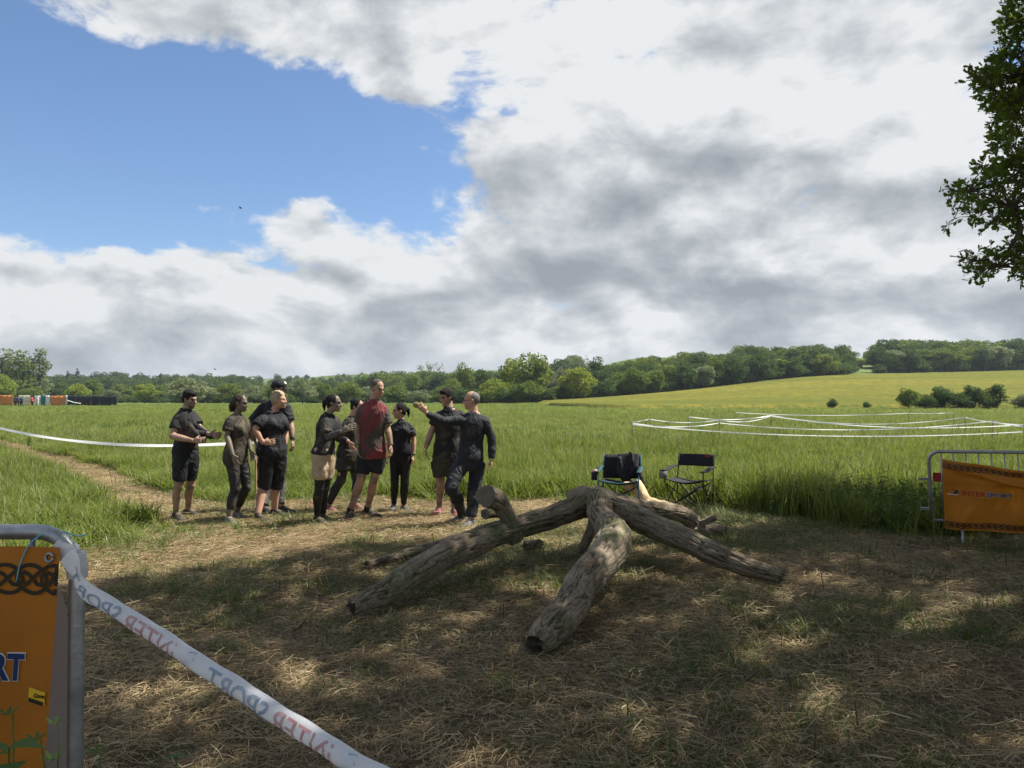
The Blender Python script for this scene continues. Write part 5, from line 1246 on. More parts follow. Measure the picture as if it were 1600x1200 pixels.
def lerp(a, b, f): return a.lerp(b, f)
class Body:
    """joints in metres -> shapes for skin and clothes"""
    def __init__(s, J, h, sex, build, face, pitch, tilt=0.0):
        s.J = J; s.k = h / 1.75; s.sex = sex; s.b = build
        s.P, s.N = J['pv'], J['nk']; s.up = (s.N - s.P).normalized()
        s.hipax = (J['pB'] - J['pA']).normalized(); s.shax = (J['sB'] - J['sA']).normalized()
        a = R(face); f = Vector((math.cos(a) * math.cos(R(pitch)), math.sin(a) * math.cos(R(pitch)), math.sin(R(pitch))))
        s.fw = f; s.sd = f.cross(Vector((0, 0, 1))).normalized(); s.hu = s.sd.cross(f).normalized()
        if tilt: q = Matrix.Rotation(R(tilt), 3, f); s.sd = q @ s.sd; s.hu = q @ s.hu
        s.hs = 0.94 * s.k if h > 1.62 else 0.97 * s.k
        s.H = J['hc']
        m = s.shax.cross(s.up); s.front = m if m.dot(Vector((math.cos(a), math.sin(a), 0))) > 0 else -m
    def fsign(s, ax):                      # forward for an axis
        f = ax.cross(s.up).normalized(); return f if f.dot(s.front) >= 0 else -f
    def torso_rings(s, t0, t1, inf, table=None, n=18, seg=20, flare=0.0, sag=0.0):
        tab = [(-.24, .085, .075), (-.12, .146, .102), (.02, .156, .112), (.18, .148, .106), (.38, .132, .098), (.58, .144, .108), (.76, .154, .108), (.90, .120, .082), (1.0, .070, .064)]
        if s.sex == 'f': tab = [(-.24, .085, .08), (-.12, .148, .110), (.02, .154, .114), (.18, .138, .100), (.38, .116, .088), (.58, .126, .104), (.72, .132, .110), (.88, .102, .078), (1.0, .060, .056)]
        L = s.N - s.P; rs = []
        for i in range(n + 1):
            t_ = t0 + (t1 - t0) * i / n; hw = np.interp(t_, [q[0] for q in tab], [q[1] for q in tab]); hd = np.interp(t_, [q[0] for q in tab], [q[2] for q in tab])
            mid = max(0.0, 1 - abs(t_ - .28) / .5); hw *= s.k * (1 + (s.b - 1) * (.7 + .5 * mid)); hd *= s.k * (1 + (s.b - 1) * (.9 + .9 * mid))
            f = max(0, min(1, (t_ - .05) / .8)); ax = (s.hipax * (1 - f) + s.shax * f).normalized(); fr = s.fsign(ax); ax2 = ax
            lo = max(0.0, 1 - (t_ - t0) / .28); e = inf + flare * lo
            c = s.P + L * t_ + fr * (.012 * math.sin(max(0, t_) * 3.14) * s.k)
            rs.append([c + ax2 * math.copysign(abs(math.cos(a)) ** .85, math.cos(a)) * (hw + e) + fr * math.copysign(abs(math.sin(a)) ** .9, math.sin(a)) * (hd + e) for a in [2 * math.pi * q / seg for q in range(seg)]])
        return rs
    def shoulders(s, mb, inf):
        for q in 'AB':
            sh = s.J['s' + q]; c = s.P + (s.N - s.P) * .90; r = .052 * s.k * (1 + .4 * (s.b - 1)) * (1 if s.sex == 'm' else .84); inf = inf * .55
            mb.capsule(lerp(c, sh, .25), sh, r * 1.1 + inf, r + inf, 14); mb.capsule(s.P + (s.N - s.P) * .97, lerp(c, sh, .75), .042 * s.k + inf, r * .8 + inf, 12)
            mb.capsule(lerp(s.P, s.N, .70) + (sh - c) * .55, sh, .072 * s.k + inf, r + inf, 12)
    def bust(s, mb, inf):
        if s.sex != 'f': return
        c = s.P + (s.N - s.P) * .66; fr = s.fsign(s.shax); r = .062 * s.k * (1 + 1.0 * (s.b - 1))
        for sg in (-1, 1): mb.ell(c + s.shax * sg * .068 * s.k * s.b + fr * (.075 * s.k * s.b), (s.shax * (r + inf), fr * (r * .85 + inf), s.up * (r * 1.05 + inf)))
        if inf > .01: mb.ell(c + fr * .085 * s.k * s.b - s.up * .03, (s.shax * (.10 * s.k * s.b + inf), fr * (.042 * s.k * s.b + inf), s.up * (.075 * s.k + inf)))
    def arm(s, mb, q, inf=0.0, f0=0.0, f1=2.0, flare=0.0):
        """f: 0 shoulder, 1 elbow, 2 wrist"""
        kk = s.k * (1 + .75 * (s.b - 1)) * (1 if s.sex == 'm' else .88); S_, E, W = s.J['s' + q], s.J['e' + q], s.J['w' + q]
        prof = [(0, .052), (.35, .051), (.75, .045), (1.0, .043), (1.28, .046), (1.6, .038), (2.0, .028)]; pts_, rad = [], []
        fs = sorted(set([f0, f1] + [x for x in (0, .2, .35, .55, .75, .9, 1.0, 1.1, 1.28, 1.45, 1.6, 1.8, 2.0) if f0 < x < f1]))
        for f in fs:
            p = lerp(S_, E, f) if f <= 1 else lerp(E, W, f - 1); pts_.append(p); rad.append(np.interp(f, [a[0] for a in prof], [a[1] for a in prof]) * kk + inf + flare * max(0, (f - f0) / max(.01, f1 - f0)))
        mb.tube(pts_, rad, 14)
        if f1 > 1.1: mb.ell(E, [Vector(v) * (.044 * kk + inf) for v in ((1, 0, 0), (0, 1, 0), (0, 0, 1))])
        if f0 == 0.0: mb.ell(S_, [Vector(v) * (.051 * kk + inf * .6) for v in ((1, 0, 0), (0, 1, 0), (0, 0, 1))])
    def leg(s, mb, q, inf=0.0, f0=0.0, f1=2.0, flare=0.0, kneeloose=0.0):
        kk = s.k * (1 + .8 * (s.b - 1)); S_, E, W = s.J['p' + q], s.J['k' + q], s.J['a' + q]
        prof = [(0, .086), (.3, .079), (.7, .064), (1.0, .056), (1.12, .053), (1.35, .058), (1.65, .043), (2.0, .036)]; pts_, rad = [], []
        bk = -s.fsign(s.hipax)
        fs = sorted(set([f0, f1] + [x for x in (0, .15, .3, .5, .7, .85, 1.0, 1.12, 1.25, 1.35, 1.5, 1.65, 1.85, 2.0) if f0 < x < f1]))
        for f in fs:
            p = lerp(S_, E, f) if f <= 1 else lerp(E, W, f - 1); p = p + bk * (.014 * s.k * math.exp(-((f - 1.35) / .22) ** 2)) - bk * (.012 * s.k * math.exp(-((f - .5) / .4) ** 2))
            pts_.append(p); rad.append(np.interp(f, [a[0] for a in prof], [a[1] for a in prof]) * kk + inf + flare * max(0, (f - f0) / max(.01, f1 - f0)) + kneeloose * math.exp(-((f - 1.0) / .35) ** 2))
        mb.tube(pts_, rad, 16)
        if f1 > 1.05: mb.ell(E - bk * .008, [Vector(v) * (.055 * kk + inf) for v in ((1, 0, 0), (0, 1, 0), (0, 0, 1))])
    def hand(s, mb, q, curl=.5, spread=None, grip=False):
        W, F = s.J['w' + q], s.J['f' + q]; d = (F - W); L = .185 * s.k * (1 if s.sex == 'm' else .93); d = d.normalized()
        sp_ = spread if spread is not None else s.front
        sp_ = (sp_ - d * sp_.dot(d)); sp_ = sp_.normalized() if sp_.length > .05 else d.orthogonal().normalized()
        body_c = s.P + (s.N - s.P) * .3; pn = d.cross(sp_)
        if pn.dot(body_c - W) < 0: pn = -pn                    # palm looks to the body
        pl = L * .50; hw = .040 * s.k
        mb.tube([W - d * .02, W + d * .02, W + d * pl * .55, W + d * pl], [.024 * s.k, .028 * s.k, hw, hw * .95], 14, True, .42, ref=sp_)
        for i, (off, ln) in enumerate(((.78, .92), (.27, 1.0), (-.25, .95), (-.75, .76))):
            b0 = W + d * pl * .93 + sp_ * hw * off * 1.05; fl = L * .50 * ln; fan = sp_ * off * .16; c_ = curl * (1 + .12 * i)
            d1 = (d + fan + pn * c_ * .55).normalized(); d2 = (d + fan + pn * c_ * 1.5).normalized(); d3 = (d * max(.0, 1 - c_ * .5) + fan + pn * c_ * 2.4).normalized()
            p1 = b0 + d1 * fl * .42; p2 = p1 + d2 * fl * .33; p3 = p2 + d3 * fl * .25
            mb.tube([b0 - d * .012, b0, p1, p2, p3, p3 + d3 * .004], [.0092 * s.k, .0092 * s.k, .0086 * s.k, .008 * s.k, .0068 * s.k, .003], 8)
        tb = W + d * pl * .30 + sp_ * hw * .75; td = (d * .75 + sp_ * .75 + pn * (.25 + .3 * curl)).normalized(); te = tb + td * L * .20
        mb.tube([tb - td * .015, tb, te, te + (d * .9 + sp_ * .25 + pn * .4 * curl).normalized() * L * .15], [.0125 * s.k, .0125 * s.k, .0105 * s.k, .007 * s.k], 8)
        s.grip = W + d * pl * 1.15 + pn * .035
    def head(s, mb):
        H, f, d, u, q = s.H, s.fw, s.sd, s.hu, s.hs
        mb.ell(H + u * .028 * q - f * .010 * q, (f * .098 * q, d * .077 * q, u * .098 * q)); mb.ell(H + f * .018 * q - u * .035 * q, (f * .078 * q, d * .066 * q, u * .082 * q))
        mb.ell(H + f * .042 * q - u * .078 * q, (f * .046 * q, d * .044 * q, u * .036 * q)); mb.ell(H + f * .076 * q - u * .098 * q, (f * .018 * q, d * .022 * q, u * .016 * q))
        for sg in (-1, 1):
            mb.ell(H + f * .060 * q + d * sg * .038 * q - u * .022 * q, (f * .028 * q, d * .024 * q, u * .026 * q)); mb.capsule(H + f * .050 * q + d * sg * .052 * q + u * .024 * q, H + f * .088 * q + d * sg * .014 * q + u * .026 * q, .011 * q, .012 * q, 8)
            mb.ell(H - f * .008 * q + d * sg * .078 * q - u * .004 * q, (f * .020 * q - u * .004 * q, d * .009 * q, u * .031 * q))
        mb.capsule(H + f * .088 * q + u * .016 * q, H + f * .112 * q - u * .026 * q, .0095 * q, .0135 * q, 8)
        for sg in (-1, 1): mb.ell(H + f * .096 * q + d * sg * .012 * q - u * .030 * q, (f * .012 * q, d * .009 * q, u * .009 * q))
        mb.capsule(H + f * .090 * q + d * .016 * q - u * .060 * q, H + f * .090 * q - d * .016 * q - u * .060 * q, .009 * q, .009 * q, 8); mb.capsule(H + f * .086 * q + d * .013 * q - u * .073 * q, H + f * .086 * q - d * .013 * q - u * .073 * q, .010 * q, .010 * q, 8)
    def neck(s, mb):
        r = (.056 if s.sex == 'm' else .046) * s.k * (1 + .4 * (s.b - 1)); mb.capsule(s.N - s.up * .03, s.H - s.hu * .06 * s.hs - s.fw * .018 * s.hs, r * 1.12, r * .95, 14)
def wrinkle(me, amp, seed, axis=(1, 1, .6), freq=10, zmin=None):
    v = coords(me); nn = normals(me); w_ = v + .05 * fbm(v * 6, 2, seed + 5)[:, None]
    f = fbm(w_ * np.array(axis) * freq, 3, seed); rid = 1 - np.abs(fbm(w_ * np.array(axis)[::-1] * freq * .55, 2, seed + 2)) * 3.0
    set_coords(me, v + nn * (amp * f + amp * .8 * np.clip(rid, -.3, 1))[:, None])
def shoe(root, B, q, yaw, m, sock=True):
    a = B.J['a' + q]; k = B.k * (1.06 if B.sex == 'm' else .98); d = Vector((math.cos(R(yaw)), math.sin(R(yaw)), 0)); s_ = Vector((-d.y, d.x, 0)); U = Vector((0, 0, 1)); g = Vector((a.x, a.y, 0)) - d * .055 * k
    up_ = MB(); sec = [(-.022, .024, .030, .065), (.0, .036, .045, .095), (.05, .041, .050, .110), (.10, .043, .043, .100), (.15, .049, .035, .078), (.20, .051, .028, .064), (.24, .044, .023, .054), (.272, .024, .015, .040)]
    up_.rings([[g + d * x * k + s_ * (math.cos(t_) * w_ * k) + U * (.022 + max(0, math.sin(t_)) * (top - .022) * k + min(0, math.sin(t_)) * .010) for t_ in [2 * math.pi * i / 14 for i in range(14)]] for x, w_, _, top in sec])
    up_.tube([a - U * .055, a - U * .02, a + U * .012], [.050 * k, .046 * k, .043 * k], 12); me = remesh(up_, .008, 2); wrinkle(me, .0025, 5, freq=26)
    o = link('shoe', me, m, root, True)
    so_ = MB(); so_.rings([[g + d * x * k + s_ * (math.cos(t_) * (w_ + .005) * k) + U * z for x, w_, t_ in [(-.027, .0, 0)] + [(x, w_, 0) for x, w_, _, _ in sec] + [(.279, 0, 0)] + [(x, w_, math.pi) for x, w_, _, _ in reversed(sec)]] for z in (.003, .016, .027)])
    so_.build('sole', M_sole, o, True)
    so_ = MB(); c = g + d * .115 * k + U * .098 * k
    for i in range(3): so_.tube([c + d * i * .022 * k + s_ * .028 * k - U * (.004 + i * .006), c + d * i * .022 * k + U * (.006 - .009 * i), c + d * i * .022 * k - s_ * .028 * k - U * (.004 + i * .006)], .0035, 5)
    so_.build('laces', M_sole, o)['kind'] = 'stuff'
    return o
def hair(root, B, style, tone):
    H, f, d, u, q = B.H, B.fw, B.sd, B.hu, B.hs; mb = MB(); amp = .006
    if style == 'cap': 
        mb.ell(H + u * .035 * q - f * .02 * q, (f * .098 * q, d * .086 * q, u * .080 * q)); 
    elif style in ('buzz', 'balding'):
        amp = .0012; mb.ell(H + u * (.035 if style == 'buzz' else .029) * q - f * (.017 if style == 'buzz' else .024) * q, (f * .0955 * q, d * .0792 * q, u * (.0965 if style == 'buzz' else .0945) * q))
    elif style == 'short':
        mb.ell(H + u * .042 * q - f * .022 * q, (f * .104 * q, d * .087 * q, u * .098 * q)); mb.ell(H + u * .085 * q + f * .035 * q, (f * .055 * q, d * .066 * q, u * .040 * q))
        for sg in (-1, 1): mb.ell(H + d * sg * .070 * q - f * .030 * q + u * .005 * q, (f * .045 * q, d * .017 * q, u * .055 * q))
        mb.ell(H - f * .072 * q - u * .03 * q, (f * .030 * q, d * .06 * q, u * .05 * q))
    else:
        mb.ell(H + u * .036 * q - f * .024 * q, (f * .104 * q, d * .085 * q, u * .097 * q))
        for sg in (-1, 1): mb.ell(H + d * sg * .066 * q - f * .035 * q + u * .002 * q, (f * .050 * q, d * .018 * q, u * .050 * q))
        mb.ell(H - f * .070 * q - u * .02 * q, (f * .034 * q, d * .062 * q, u * .06 * q))
        if style == 'pony':
            b0 = H - f * .100 * q + u * .035 * q; mb.capsule(b0 + f * .02, b0 - f * .025 * q, .022 * q, .020 * q, 10); mb.tube([b0 - f * .02 * q, b0 - f * .045 * q - u * .02 * q, b0 - f * .045 * q - u * .08 * q, b0 - f * .030 * q - u * .15 * q], [.020 * q, .028 * q, .026 * q, .008 * q], 10)
        if style == 'loose':
            for k in range(7):
                a = (k - 3) / 3; mb.tube([H - f * .05 * q + d * a * .06 * q + u * .03, H - f * .095 * q + d * a * .075 * q - u * .05 * q, H - f * .10 * q + d * a * .06 * q - u * .13 * q], [.035 * q, .034 * q, .018 * q], 10)
        if style == 'bun': mb.ell(H - f * .115 * q + u * .05 * q, (f * .035 * q, d * .035 * q, u * .035 * q))
        if style == 'braids':
            for k in range(7):
                a = (k - 3) / 3 * .062 * q
                mb.tube([H + d * a * (1 - .1 * abs(k - 3) / 3) + f * (.088 * math.cos(th) - .016) * q + u * (.036 + .104 * math.sin(th) * (1 - .13 * (a / (.062 * q)) ** 2)) * q for th in np.linspace(.45, 2.7, 12)], [.0085 * q * (1 + .22 * (i % 2)) for i in range(12)], 7)
    me = remesh(mb, .0075, 2); v = coords(me); nn = normals(me)
    fl = np.stack([v @ np.array(d), v @ np.array(u), v @ np.array(f)], -1) * np.array([90, 40, 40]); set_coords(me, v + nn * (amp * fbm(fl, 3, 8))[:, None])
    o = link('hair', me, M_hair[tone], root, True)
    if style == 'cap':
        mb = MB(); mb.ell(H + u * .046 * q - f * .008 * q, (f * .108 * q, d * .090 * q, u * .088 * q)); me = remesh(mb, .008, 1); v = coords(me); lim = np.array(H + u * .032 * q) @ np.array(u); hgt = v @ np.array(u)
        v = v + np.array(u)[None, :] * np.maximum(0, lim - hgt)[:, None]; set_coords(me, v); cp = link('cap', me, CL['black'], root, True)
        mb = MB(); c0 = H + u * .036 * q + f * .075 * q
        R0 = [[c0 + d * s2 * .078 * q * math.cos(a) * (1 if e < .5 else .98) + f * (.095 * q * math.sin(a)) - u * (.020 * q * math.sin(a) + e * .006 + .012 * abs(math.cos(a))) for a, s2 in [(math.pi * i / 12, 1) for i in range(13)]] for e in (0, 1)]
        n_ = 13; mb.add(R0[0] + R0[1], [tuple(range(n_)), tuple(reversed(range(n_, 2 * n_)))] + [(i, (i + 1) % n_, n_ + (i + 1) % n_, n_ + i) for i in range(n_)]); mb.build('brim', CL['black'], cp, True)
        mb = MB(); c1 = H + u * .088 * q + f * .072 * q - d * 0; nrm = (f * .8 + u * .6).normalized(); e1 = d; e2 = nrm.cross(e1)
        for sx, sc_ in ((-.016, 1), (.016, 1), (0, 1.2)): mb.add([c1 + nrm * .014 + e1 * (sx + .014 * math.cos(a)) + e2 * (.017 * sc_ * math.sin(a)) for a in np.linspace(0, 6.28, 11)[:-1]], [tuple(range(10))])
        mb.build('badge', M_whitep, cp, fix=False)
        MB().capsule(H - f * .112 * q + u * .028 * q, H - f * .13 * q + u * .028 * q, .009, .007, 6).build('strap', CL['black'], cp)
def face_parts(root, B, smile=False, brow=True, glasses=False, beard=None):
    H, f, d, u, q = B.H, B.fw, B.sd, B.hu, B.hs
    for sg in (-1, 1):
        MB().ell(H + f * .0795 * q + d * sg * .031 * q + u * .006 * q, (f * .010 * q, d * .0135 * q, u * .0065 * q), 8, 6).build('eye', M_eye, root, True)
        if brow: MB().capsule(H + f * .080 * q + d * sg * .050 * q + u * .026 * q, H + f * .098 * q + d * sg * .014 * q + u * .027 * q, .0045 * q, .0055 * q, 6).build('eyebrow', M_brow, root, True)
    MB().capsule(H + f * (.0925 if smile else .0945) * q + d * .016 * q - u * .0665 * q, H + f * (.0925 if smile else .0945) * q - d * .016 * q - u * .0665 * q, .0050 * q, .0050 * q, 6).build('mouth', M_teeth if smile else M_lip, root, True)
    if beard:
        mb = MB(); mb.ell(H + f * .043 * q - u * .080 * q, (f * .0485 * q, d * .0468 * q, u * .034 * q)); mb.ell(H + f * .074 * q - u * .100 * q, (f * .023 * q, d * .026 * q, u * .018 * q)); link('beard', remesh(mb, .008, 2), M_hair[beard], root, True)
    if glasses:
        mb = MB()
        for sg in (-1, 1):
            c = H + f * .098 * q + d * sg * .033 * q + u * .004 * q; mb.tube([c + d * .022 * q * math.cos(a) + u * .017 * q * math.sin(a) for a in np.linspace(0, 6.28, 15)], .0016, 5); mb.tube([c + d * sg * .022 * q, H - f * .005 * q + d * sg * .082 * q + u * .010 * q], .0018, 5)
        mb.build('glasses', M_blackm, root)
VOX = .0085
def person(label, reg_, Y, J0, toes, h, sex, build, face, pitch, skin, wear, hairdo, shoes, facekw=None, curl=(.5, .5), spread=(None, None), tilt=0.0, vox=None, ground=True, headless=False):
    ox, oy, sc_ = REG[reg_] if reg_ else (0, 0, 1); J = {}
    for k, v in J0.items():
        if isinstance(v, Vector): J[k] = v; continue
        px, py = ox + v[0] / sc_, oy + v[1] / sc_; dy = v[2] if len(v) > 2 else 0.0
        if k in ('aA', 'aB') and ground: J[k] = on_z(px, py, .095 + dy)
        else: J[k] = at(px, py, Y + dy)
    if reg_:
        mid = (J['sA'] + J['sB']) / 2; L_ = (J['sB'] - J['sA']).length; f_ = 1 - min(.3, .085 / L_)
        for q in 'AB': J['s' + q] = mid + (J['s' + q] - mid) * f_ - Vector((0, 0, .012)); J['e' + q] = J['e' + q].lerp(mid, .045)
    vx = vox or VOX; B = Body(J, h, sex, build, face, pitch, tilt)
    base = (J['aA'] + J['aB']) / 2; root = empty('person', (base.x, base.y, 0))
    mb = MB(); mb.rings(B.torso_rings(-.17, 1.0, 0)); B.shoulders(mb, 0); B.bust(mb, 0); B.neck(mb); B.head(mb)
    for i, q in enumerate('AB'):
        B.arm(mb, q); B.hand(mb, q, curl[i], spread[i]); B.leg(mb, q)
        fd = Vector((math.cos(R(toes[i])), math.sin(R(toes[i])), 0)); mb.capsule(J['a' + q] - Vector((0, 0, .04)), J['a' + q] + fd * .03 * B.k - Vector((0, 0, .05)), .030 * B.k, .020 * B.k, 10)
    me = remesh(mb, vx, 2); link('body', me, SKIN[skin], root, True); seed = int(base.x * 37) % 97 + 3
    for it in wear:
        ty, mk = it[0], it[1]; kw = it[2] if len(it) > 2 else {}; mb = MB(); inf = kw.get('inf', .012); amp = kw.get('amp', .008) * 1.5; nm = ty; v_ = .012
        if ty in ('t_shirt', 'long_sleeved_top'):
            mb.rings(B.torso_rings(kw.get('hem', -.05), .97, inf, flare=kw.get('flare', .004))); B.shoulders(mb, inf); B.bust(mb, inf); e = kw.get('sleeve', .62)
            for q in 'AB': B.arm(mb, q, inf + (.004 if e < 1 else -.002), 0.0, e, kw.get('sflare', .014 if e < 1 else 0))
            nr = (.056 if sex == 'm' else .046) * B.k; mb.tube([B.N - B.up * .09, B.N - B.up * .045, B.N - B.up * .005, B.N + B.up * .012], [nr * 1.9, nr * 1.55, nr * 1.28, nr * 1.2], 16)
            for cp in kw.get('extra', ()): mb.capsule(*cp)
            for (c1, c2, r1, r2, fl, rf) in kw.get('flat', ()): mb.capsule(c1, c2, r1, r2, 12, fl, rf)
        elif ty in ('shorts', 'trousers', 'leggings', 'cropped_leggings'):
            mb.rings(B.torso_rings(-.26, kw.get('waist', .16), inf)); e = kw['to']
            for q in 'AB': B.leg(mb, q, inf, 0.0, e, kw.get('flare', 0.0), kw.get('knee', 0))
        elif ty == 'sleeves':
            nm = 'arm_sleeves'
            for q in 'AB':
                mb = MB(); B.arm(mb, q, .004, .35, 1.93); me = remesh(mb, .010, 2); wrinkle(me, .003, seed + 3, freq=18); link('sleeve', me, CL[mk], root, True)
            continue
        me = remesh(mb, v_ if vox is None else vox, 2); wrinkle(me, amp, seed + len(nm), kw.get('axis', (1, 1, .5)), kw.get('freq', 9)); link(nm, me, CL[mk], root, True)
    for i, q in enumerate('AB'):
        shoe(root, B, q, toes[i], SHOE[shoes])
        if 'socks' in (facekw or {}): MB().tube([J['a' + q] - Vector((0, 0, .03)), J['a' + q].lerp(J['k' + q], facekw['socks'])], [.045 * B.k, .046 * B.k], 12).build('sock', M_sock, root, True)
    hair(root, B, *hairdo); fk = dict(facekw or {}); fk.pop('socks', None); bands = fk.pop('bands', {}); face_parts(root, B, **fk)
    for q, b_ in bands.items():
        w_ = J['w' + q]; d = (J['e' + q] - w_).normalized(); r_ = .031 * B.k; MB().tube([w_ + d * .015, w_ + d * .035], [r_ + .004, r_ + .005], 12).build('wristband', M_band[b_], root, True)
    tag(root, label, 'person', 'muddy runners standing together'); return root, B

# 1 man pulling at his wet shirt
J = dict(hc=(262, 203), nk=(232, 278), sA=(158, 335, -.12), sB=(298, 318, .13), eA=(130, 475, -.2), wA=(290, 503, -.32), fA=(350, 500, -.32), eB=(345, 430, .02), wB=(402, 455, -.2), fB=(450, 462, -.22), pv=(230, 590), pA=(196, 612, -.07), pB=(268, 612, .07), kA=(178, 830, -.06), kB=(266, 822, .12), aA=(160, 1025), aB=(246, 1000))
c0 = at(240 + 250 / 4.617, 580 + 430 / 4.617, 9.82); ha = at(240 + 345 / 4.617, 580 + 500 / 4.617, 9.60); hb_ = at(240 + 425 / 4.617, 580 + 470 / 4.617, 9.70)
person('leftmost man in dark T-shirt and shorts pulling his shirt forward with both hands', 1, 9.9, J, (-42, -22), 1.76, 'm', .98, -24, -12, 'muddy',
       [('shorts', 'shorts', dict(to=.80, flare=.006, inf=.012)), ('t_shirt', 'black_muddy', dict(hem=.08, amp=.008, flat=((c0, ha, .11, .03, .35, (0, 0, 1)), (c0 + Vector((.04, .05, 0)), hb_, .11, .03, .35, (0, 0, 1)), (lerp(c0, ha, .4), lerp(c0, hb_, .8), .07, .03, .4, (0, 0, 1)))))], ('short', 'black'), 'dark', dict(beard='buzz'), (1.1, 1.1), (Vector((0, 0, 1)), Vector((0, 0, 1))))
# 2 mud-soaked woman
J = dict(hc=(628, 232), nk=(600, 305), sA=(545, 345, -.13), sB=(652, 345, .13), eA=(527, 480, -.18), wA=(572, 605, -.24), fA=(605, 690, -.26), eB=(690, 478, .1), wB=(702, 575, .0), fB=(722, 630, -.02), pv=(592, 615), pA=(563, 640, -.07), pB=(628, 640, .07), kA=(588, 850, -.1), kB=(668, 838, .05), aA=(542, 1055), aB=(598, 1015))
person('long-haired woman soaked in brown mud, top and leggings, second from the left', 1, 9.75, J, (-38, -35), 1.70, 'f', .95, -14, -8, 'very',
       [('cropped_leggings', 'legging', dict(to=1.72, inf=.007, amp=.004)), ('t_shirt', 'brown_muddy', dict(hem=-.22, inf=.02, amp=.012, sleeve=.68, sflare=.010, freq=8))], ('loose', 'brown'), 'pale', None, (.3, .5))
# 3 man with cap, behind
J = dict(hc=(905, 128), nk=(880, 205), sA=(775, 255, .02), sB=(968, 258, -.04), eA=(690, 395, .0), wA=(725, 500, .04), fA=(770, 570, .06), eB=(992, 390, -.06), wB=(1002, 495, -.12), fB=(1006, 580, -.14), pv=(862, 585), pA=(822, 610), pB=(905, 610), kA=(812, 800), kB=(905, 800), aA=(795, 985), aB=(915, 975))
person('man in black cap and T-shirt standing behind the woman with blond braids', 1, 10.72, J, (-30, -22), 1.85, 'm', 1.05, -8, -6, 'muddy',
       [('trousers', 'camo', dict(to=1.93, inf=.020)), ('t_shirt', 'black', dict(hem=-.1, inf=.022, sleeve=.8, sflare=.010))], ('cap', 'black'), 'dark', dict(bands={'B': 'watch'}), (.5, .6))
# 4 woman with braids, hand on hip
J = dict(hc=(905, 210), nk=(862, 285), sA=(778, 340, -.15), sB=(940, 335, .12), eA=(722, 425, -.26), wA=(790, 518, -.22), fA=(865, 512, -.2), eB=(955, 455, .2), wB=(945, 540, .12), fB=(930, 600, .08), pv=(852, 575), pA=(808, 615, -.08), pB=(896, 612, .09), kA=(795, 830, -.06), kB=(882, 825, .12), aA=(752, 1030), aB=(872, 998))
person('woman with blond braids in black T-shirt and knee-length leggings, hand on her hip', 1, 10.1, J, (-42, -20), 1.72, 'f', 1.18, -8, 0, 'clean',
       [('cropped_leggings', 'legging_black', dict(to=1.10, inf=.012, flare=.012)), ('t_shirt', 'black', dict(hem=-.16, inf=.02, sleeve=.72, sflare=.010))], ('braids', 'blond'), 'dark', dict(smile=True, brow=False), (.25, .5), (Vector((0, 0, 1)), None))
# 5 woman gesturing
J = dict(hc=(286, 232), nk=(240, 306), sA=(210, 362, -.14), sB=(296, 345, .13), eA=(238, 480, -.2), wA=(346, 432, -.32), fA=(455, 385, -.34), eB=(330, 470, .06), wB=(372, 425, -.2), fB=(458, 372, -.25), pv=(206, 590), pA=(180, 628, -.07), pB=(236, 622, .08), kA=(178, 850, -.06), kB=(218, 842, .1), aA=(162, 1050), aB=(204, 1040))
person('woman with dark ponytail and beige shorts gesturing towards the man in red', 2, 9.55, J, (-35, -28), 1.66, 'f', .96, -8, -4, 'very',
       [('leggings', 'legging_black', dict(to=1.93, inf=.006, amp=.002)), ('shorts', 'beige', dict(to=.66, inf=.018, flare=.005)), ('t_shirt', 'black_muddy', dict(hem=-.02, inf=.022, amp=.008, sleeve=.78, sflare=.010)), ('sleeves', 'sleeve')], ('pony', 'black'), 'dark', None, (.15, .2), (Vector((0, .3, 1)), Vector((0, .3, 1))))
# 6 person half hidden behind, bending
J = dict(hc=(452, 258, .05), nk=(408, 330), sA=(352, 390, -.1), sB=(450, 372, .12), eA=(318, 485, -.14), wA=(392, 508, -.2), fA=(418, 560, -.2), eB=(470, 480, .1), wB=(480, 560, .0), fB=(490, 610, -.02), pv=(385, 605), pA=(352, 640, -.06), pB=(415, 640, .08), kA=(335, 785, -.03), kB=(450, 790, .05), aA=(242, 965), aB=(450, 965))
person('person in dark muddy clothes bending half hidden behind the man in red', 2, 10.8, J, (-40, -30), 1.68, 'f', 1.05, -20, -20, 'clean',
       [('leggings', 'legging', dict(to=1.93, inf=.007)), ('shorts', 'khaki', dict(to=.45, inf=.016, flare=.02)), ('long_sleeved_top', 'black_muddy', dict(hem=-.05, inf=.016, sleeve=1.85, amp=.008))], ('bun', 'black'), 'red', dict(bands={'A': 'grey'}), (.4, .4))
# 7 man in red
J = dict(hc=(598, 128), nk=(572, 205), sA=(478, 265, .03), sB=(652, 258, .0), eA=(456, 420, .02), wA=(457, 545, -.06), fA=(478, 640, -.10), eB=(675, 420, .0), wB=(697, 535, -.06), fB=(702, 625, -.1), pv=(562, 592), pA=(512, 618), pB=(612, 616), kA=(485, 765, -.06), kB=(580, 755, -.02), aA=(398, 1015), aB=(525, 1000))
person('tall man in a mud-stained red T-shirt and black shorts looking down', 2, 10.0, J, (-62, -32), 1.87, 'm', .95, -38, -14, 'muddy',
       [('shorts', 'shorts', dict(to=.82, inf=.016, flare=.005)), ('t_shirt', 'red', dict(hem=-.10, inf=.026, sleeve=.80, sflare=.010, amp=.010, freq=7))], ('buzz', 'buzz'), 'dark', dict(bands={'A': 'green'}, socks=.12), (.35, .5))
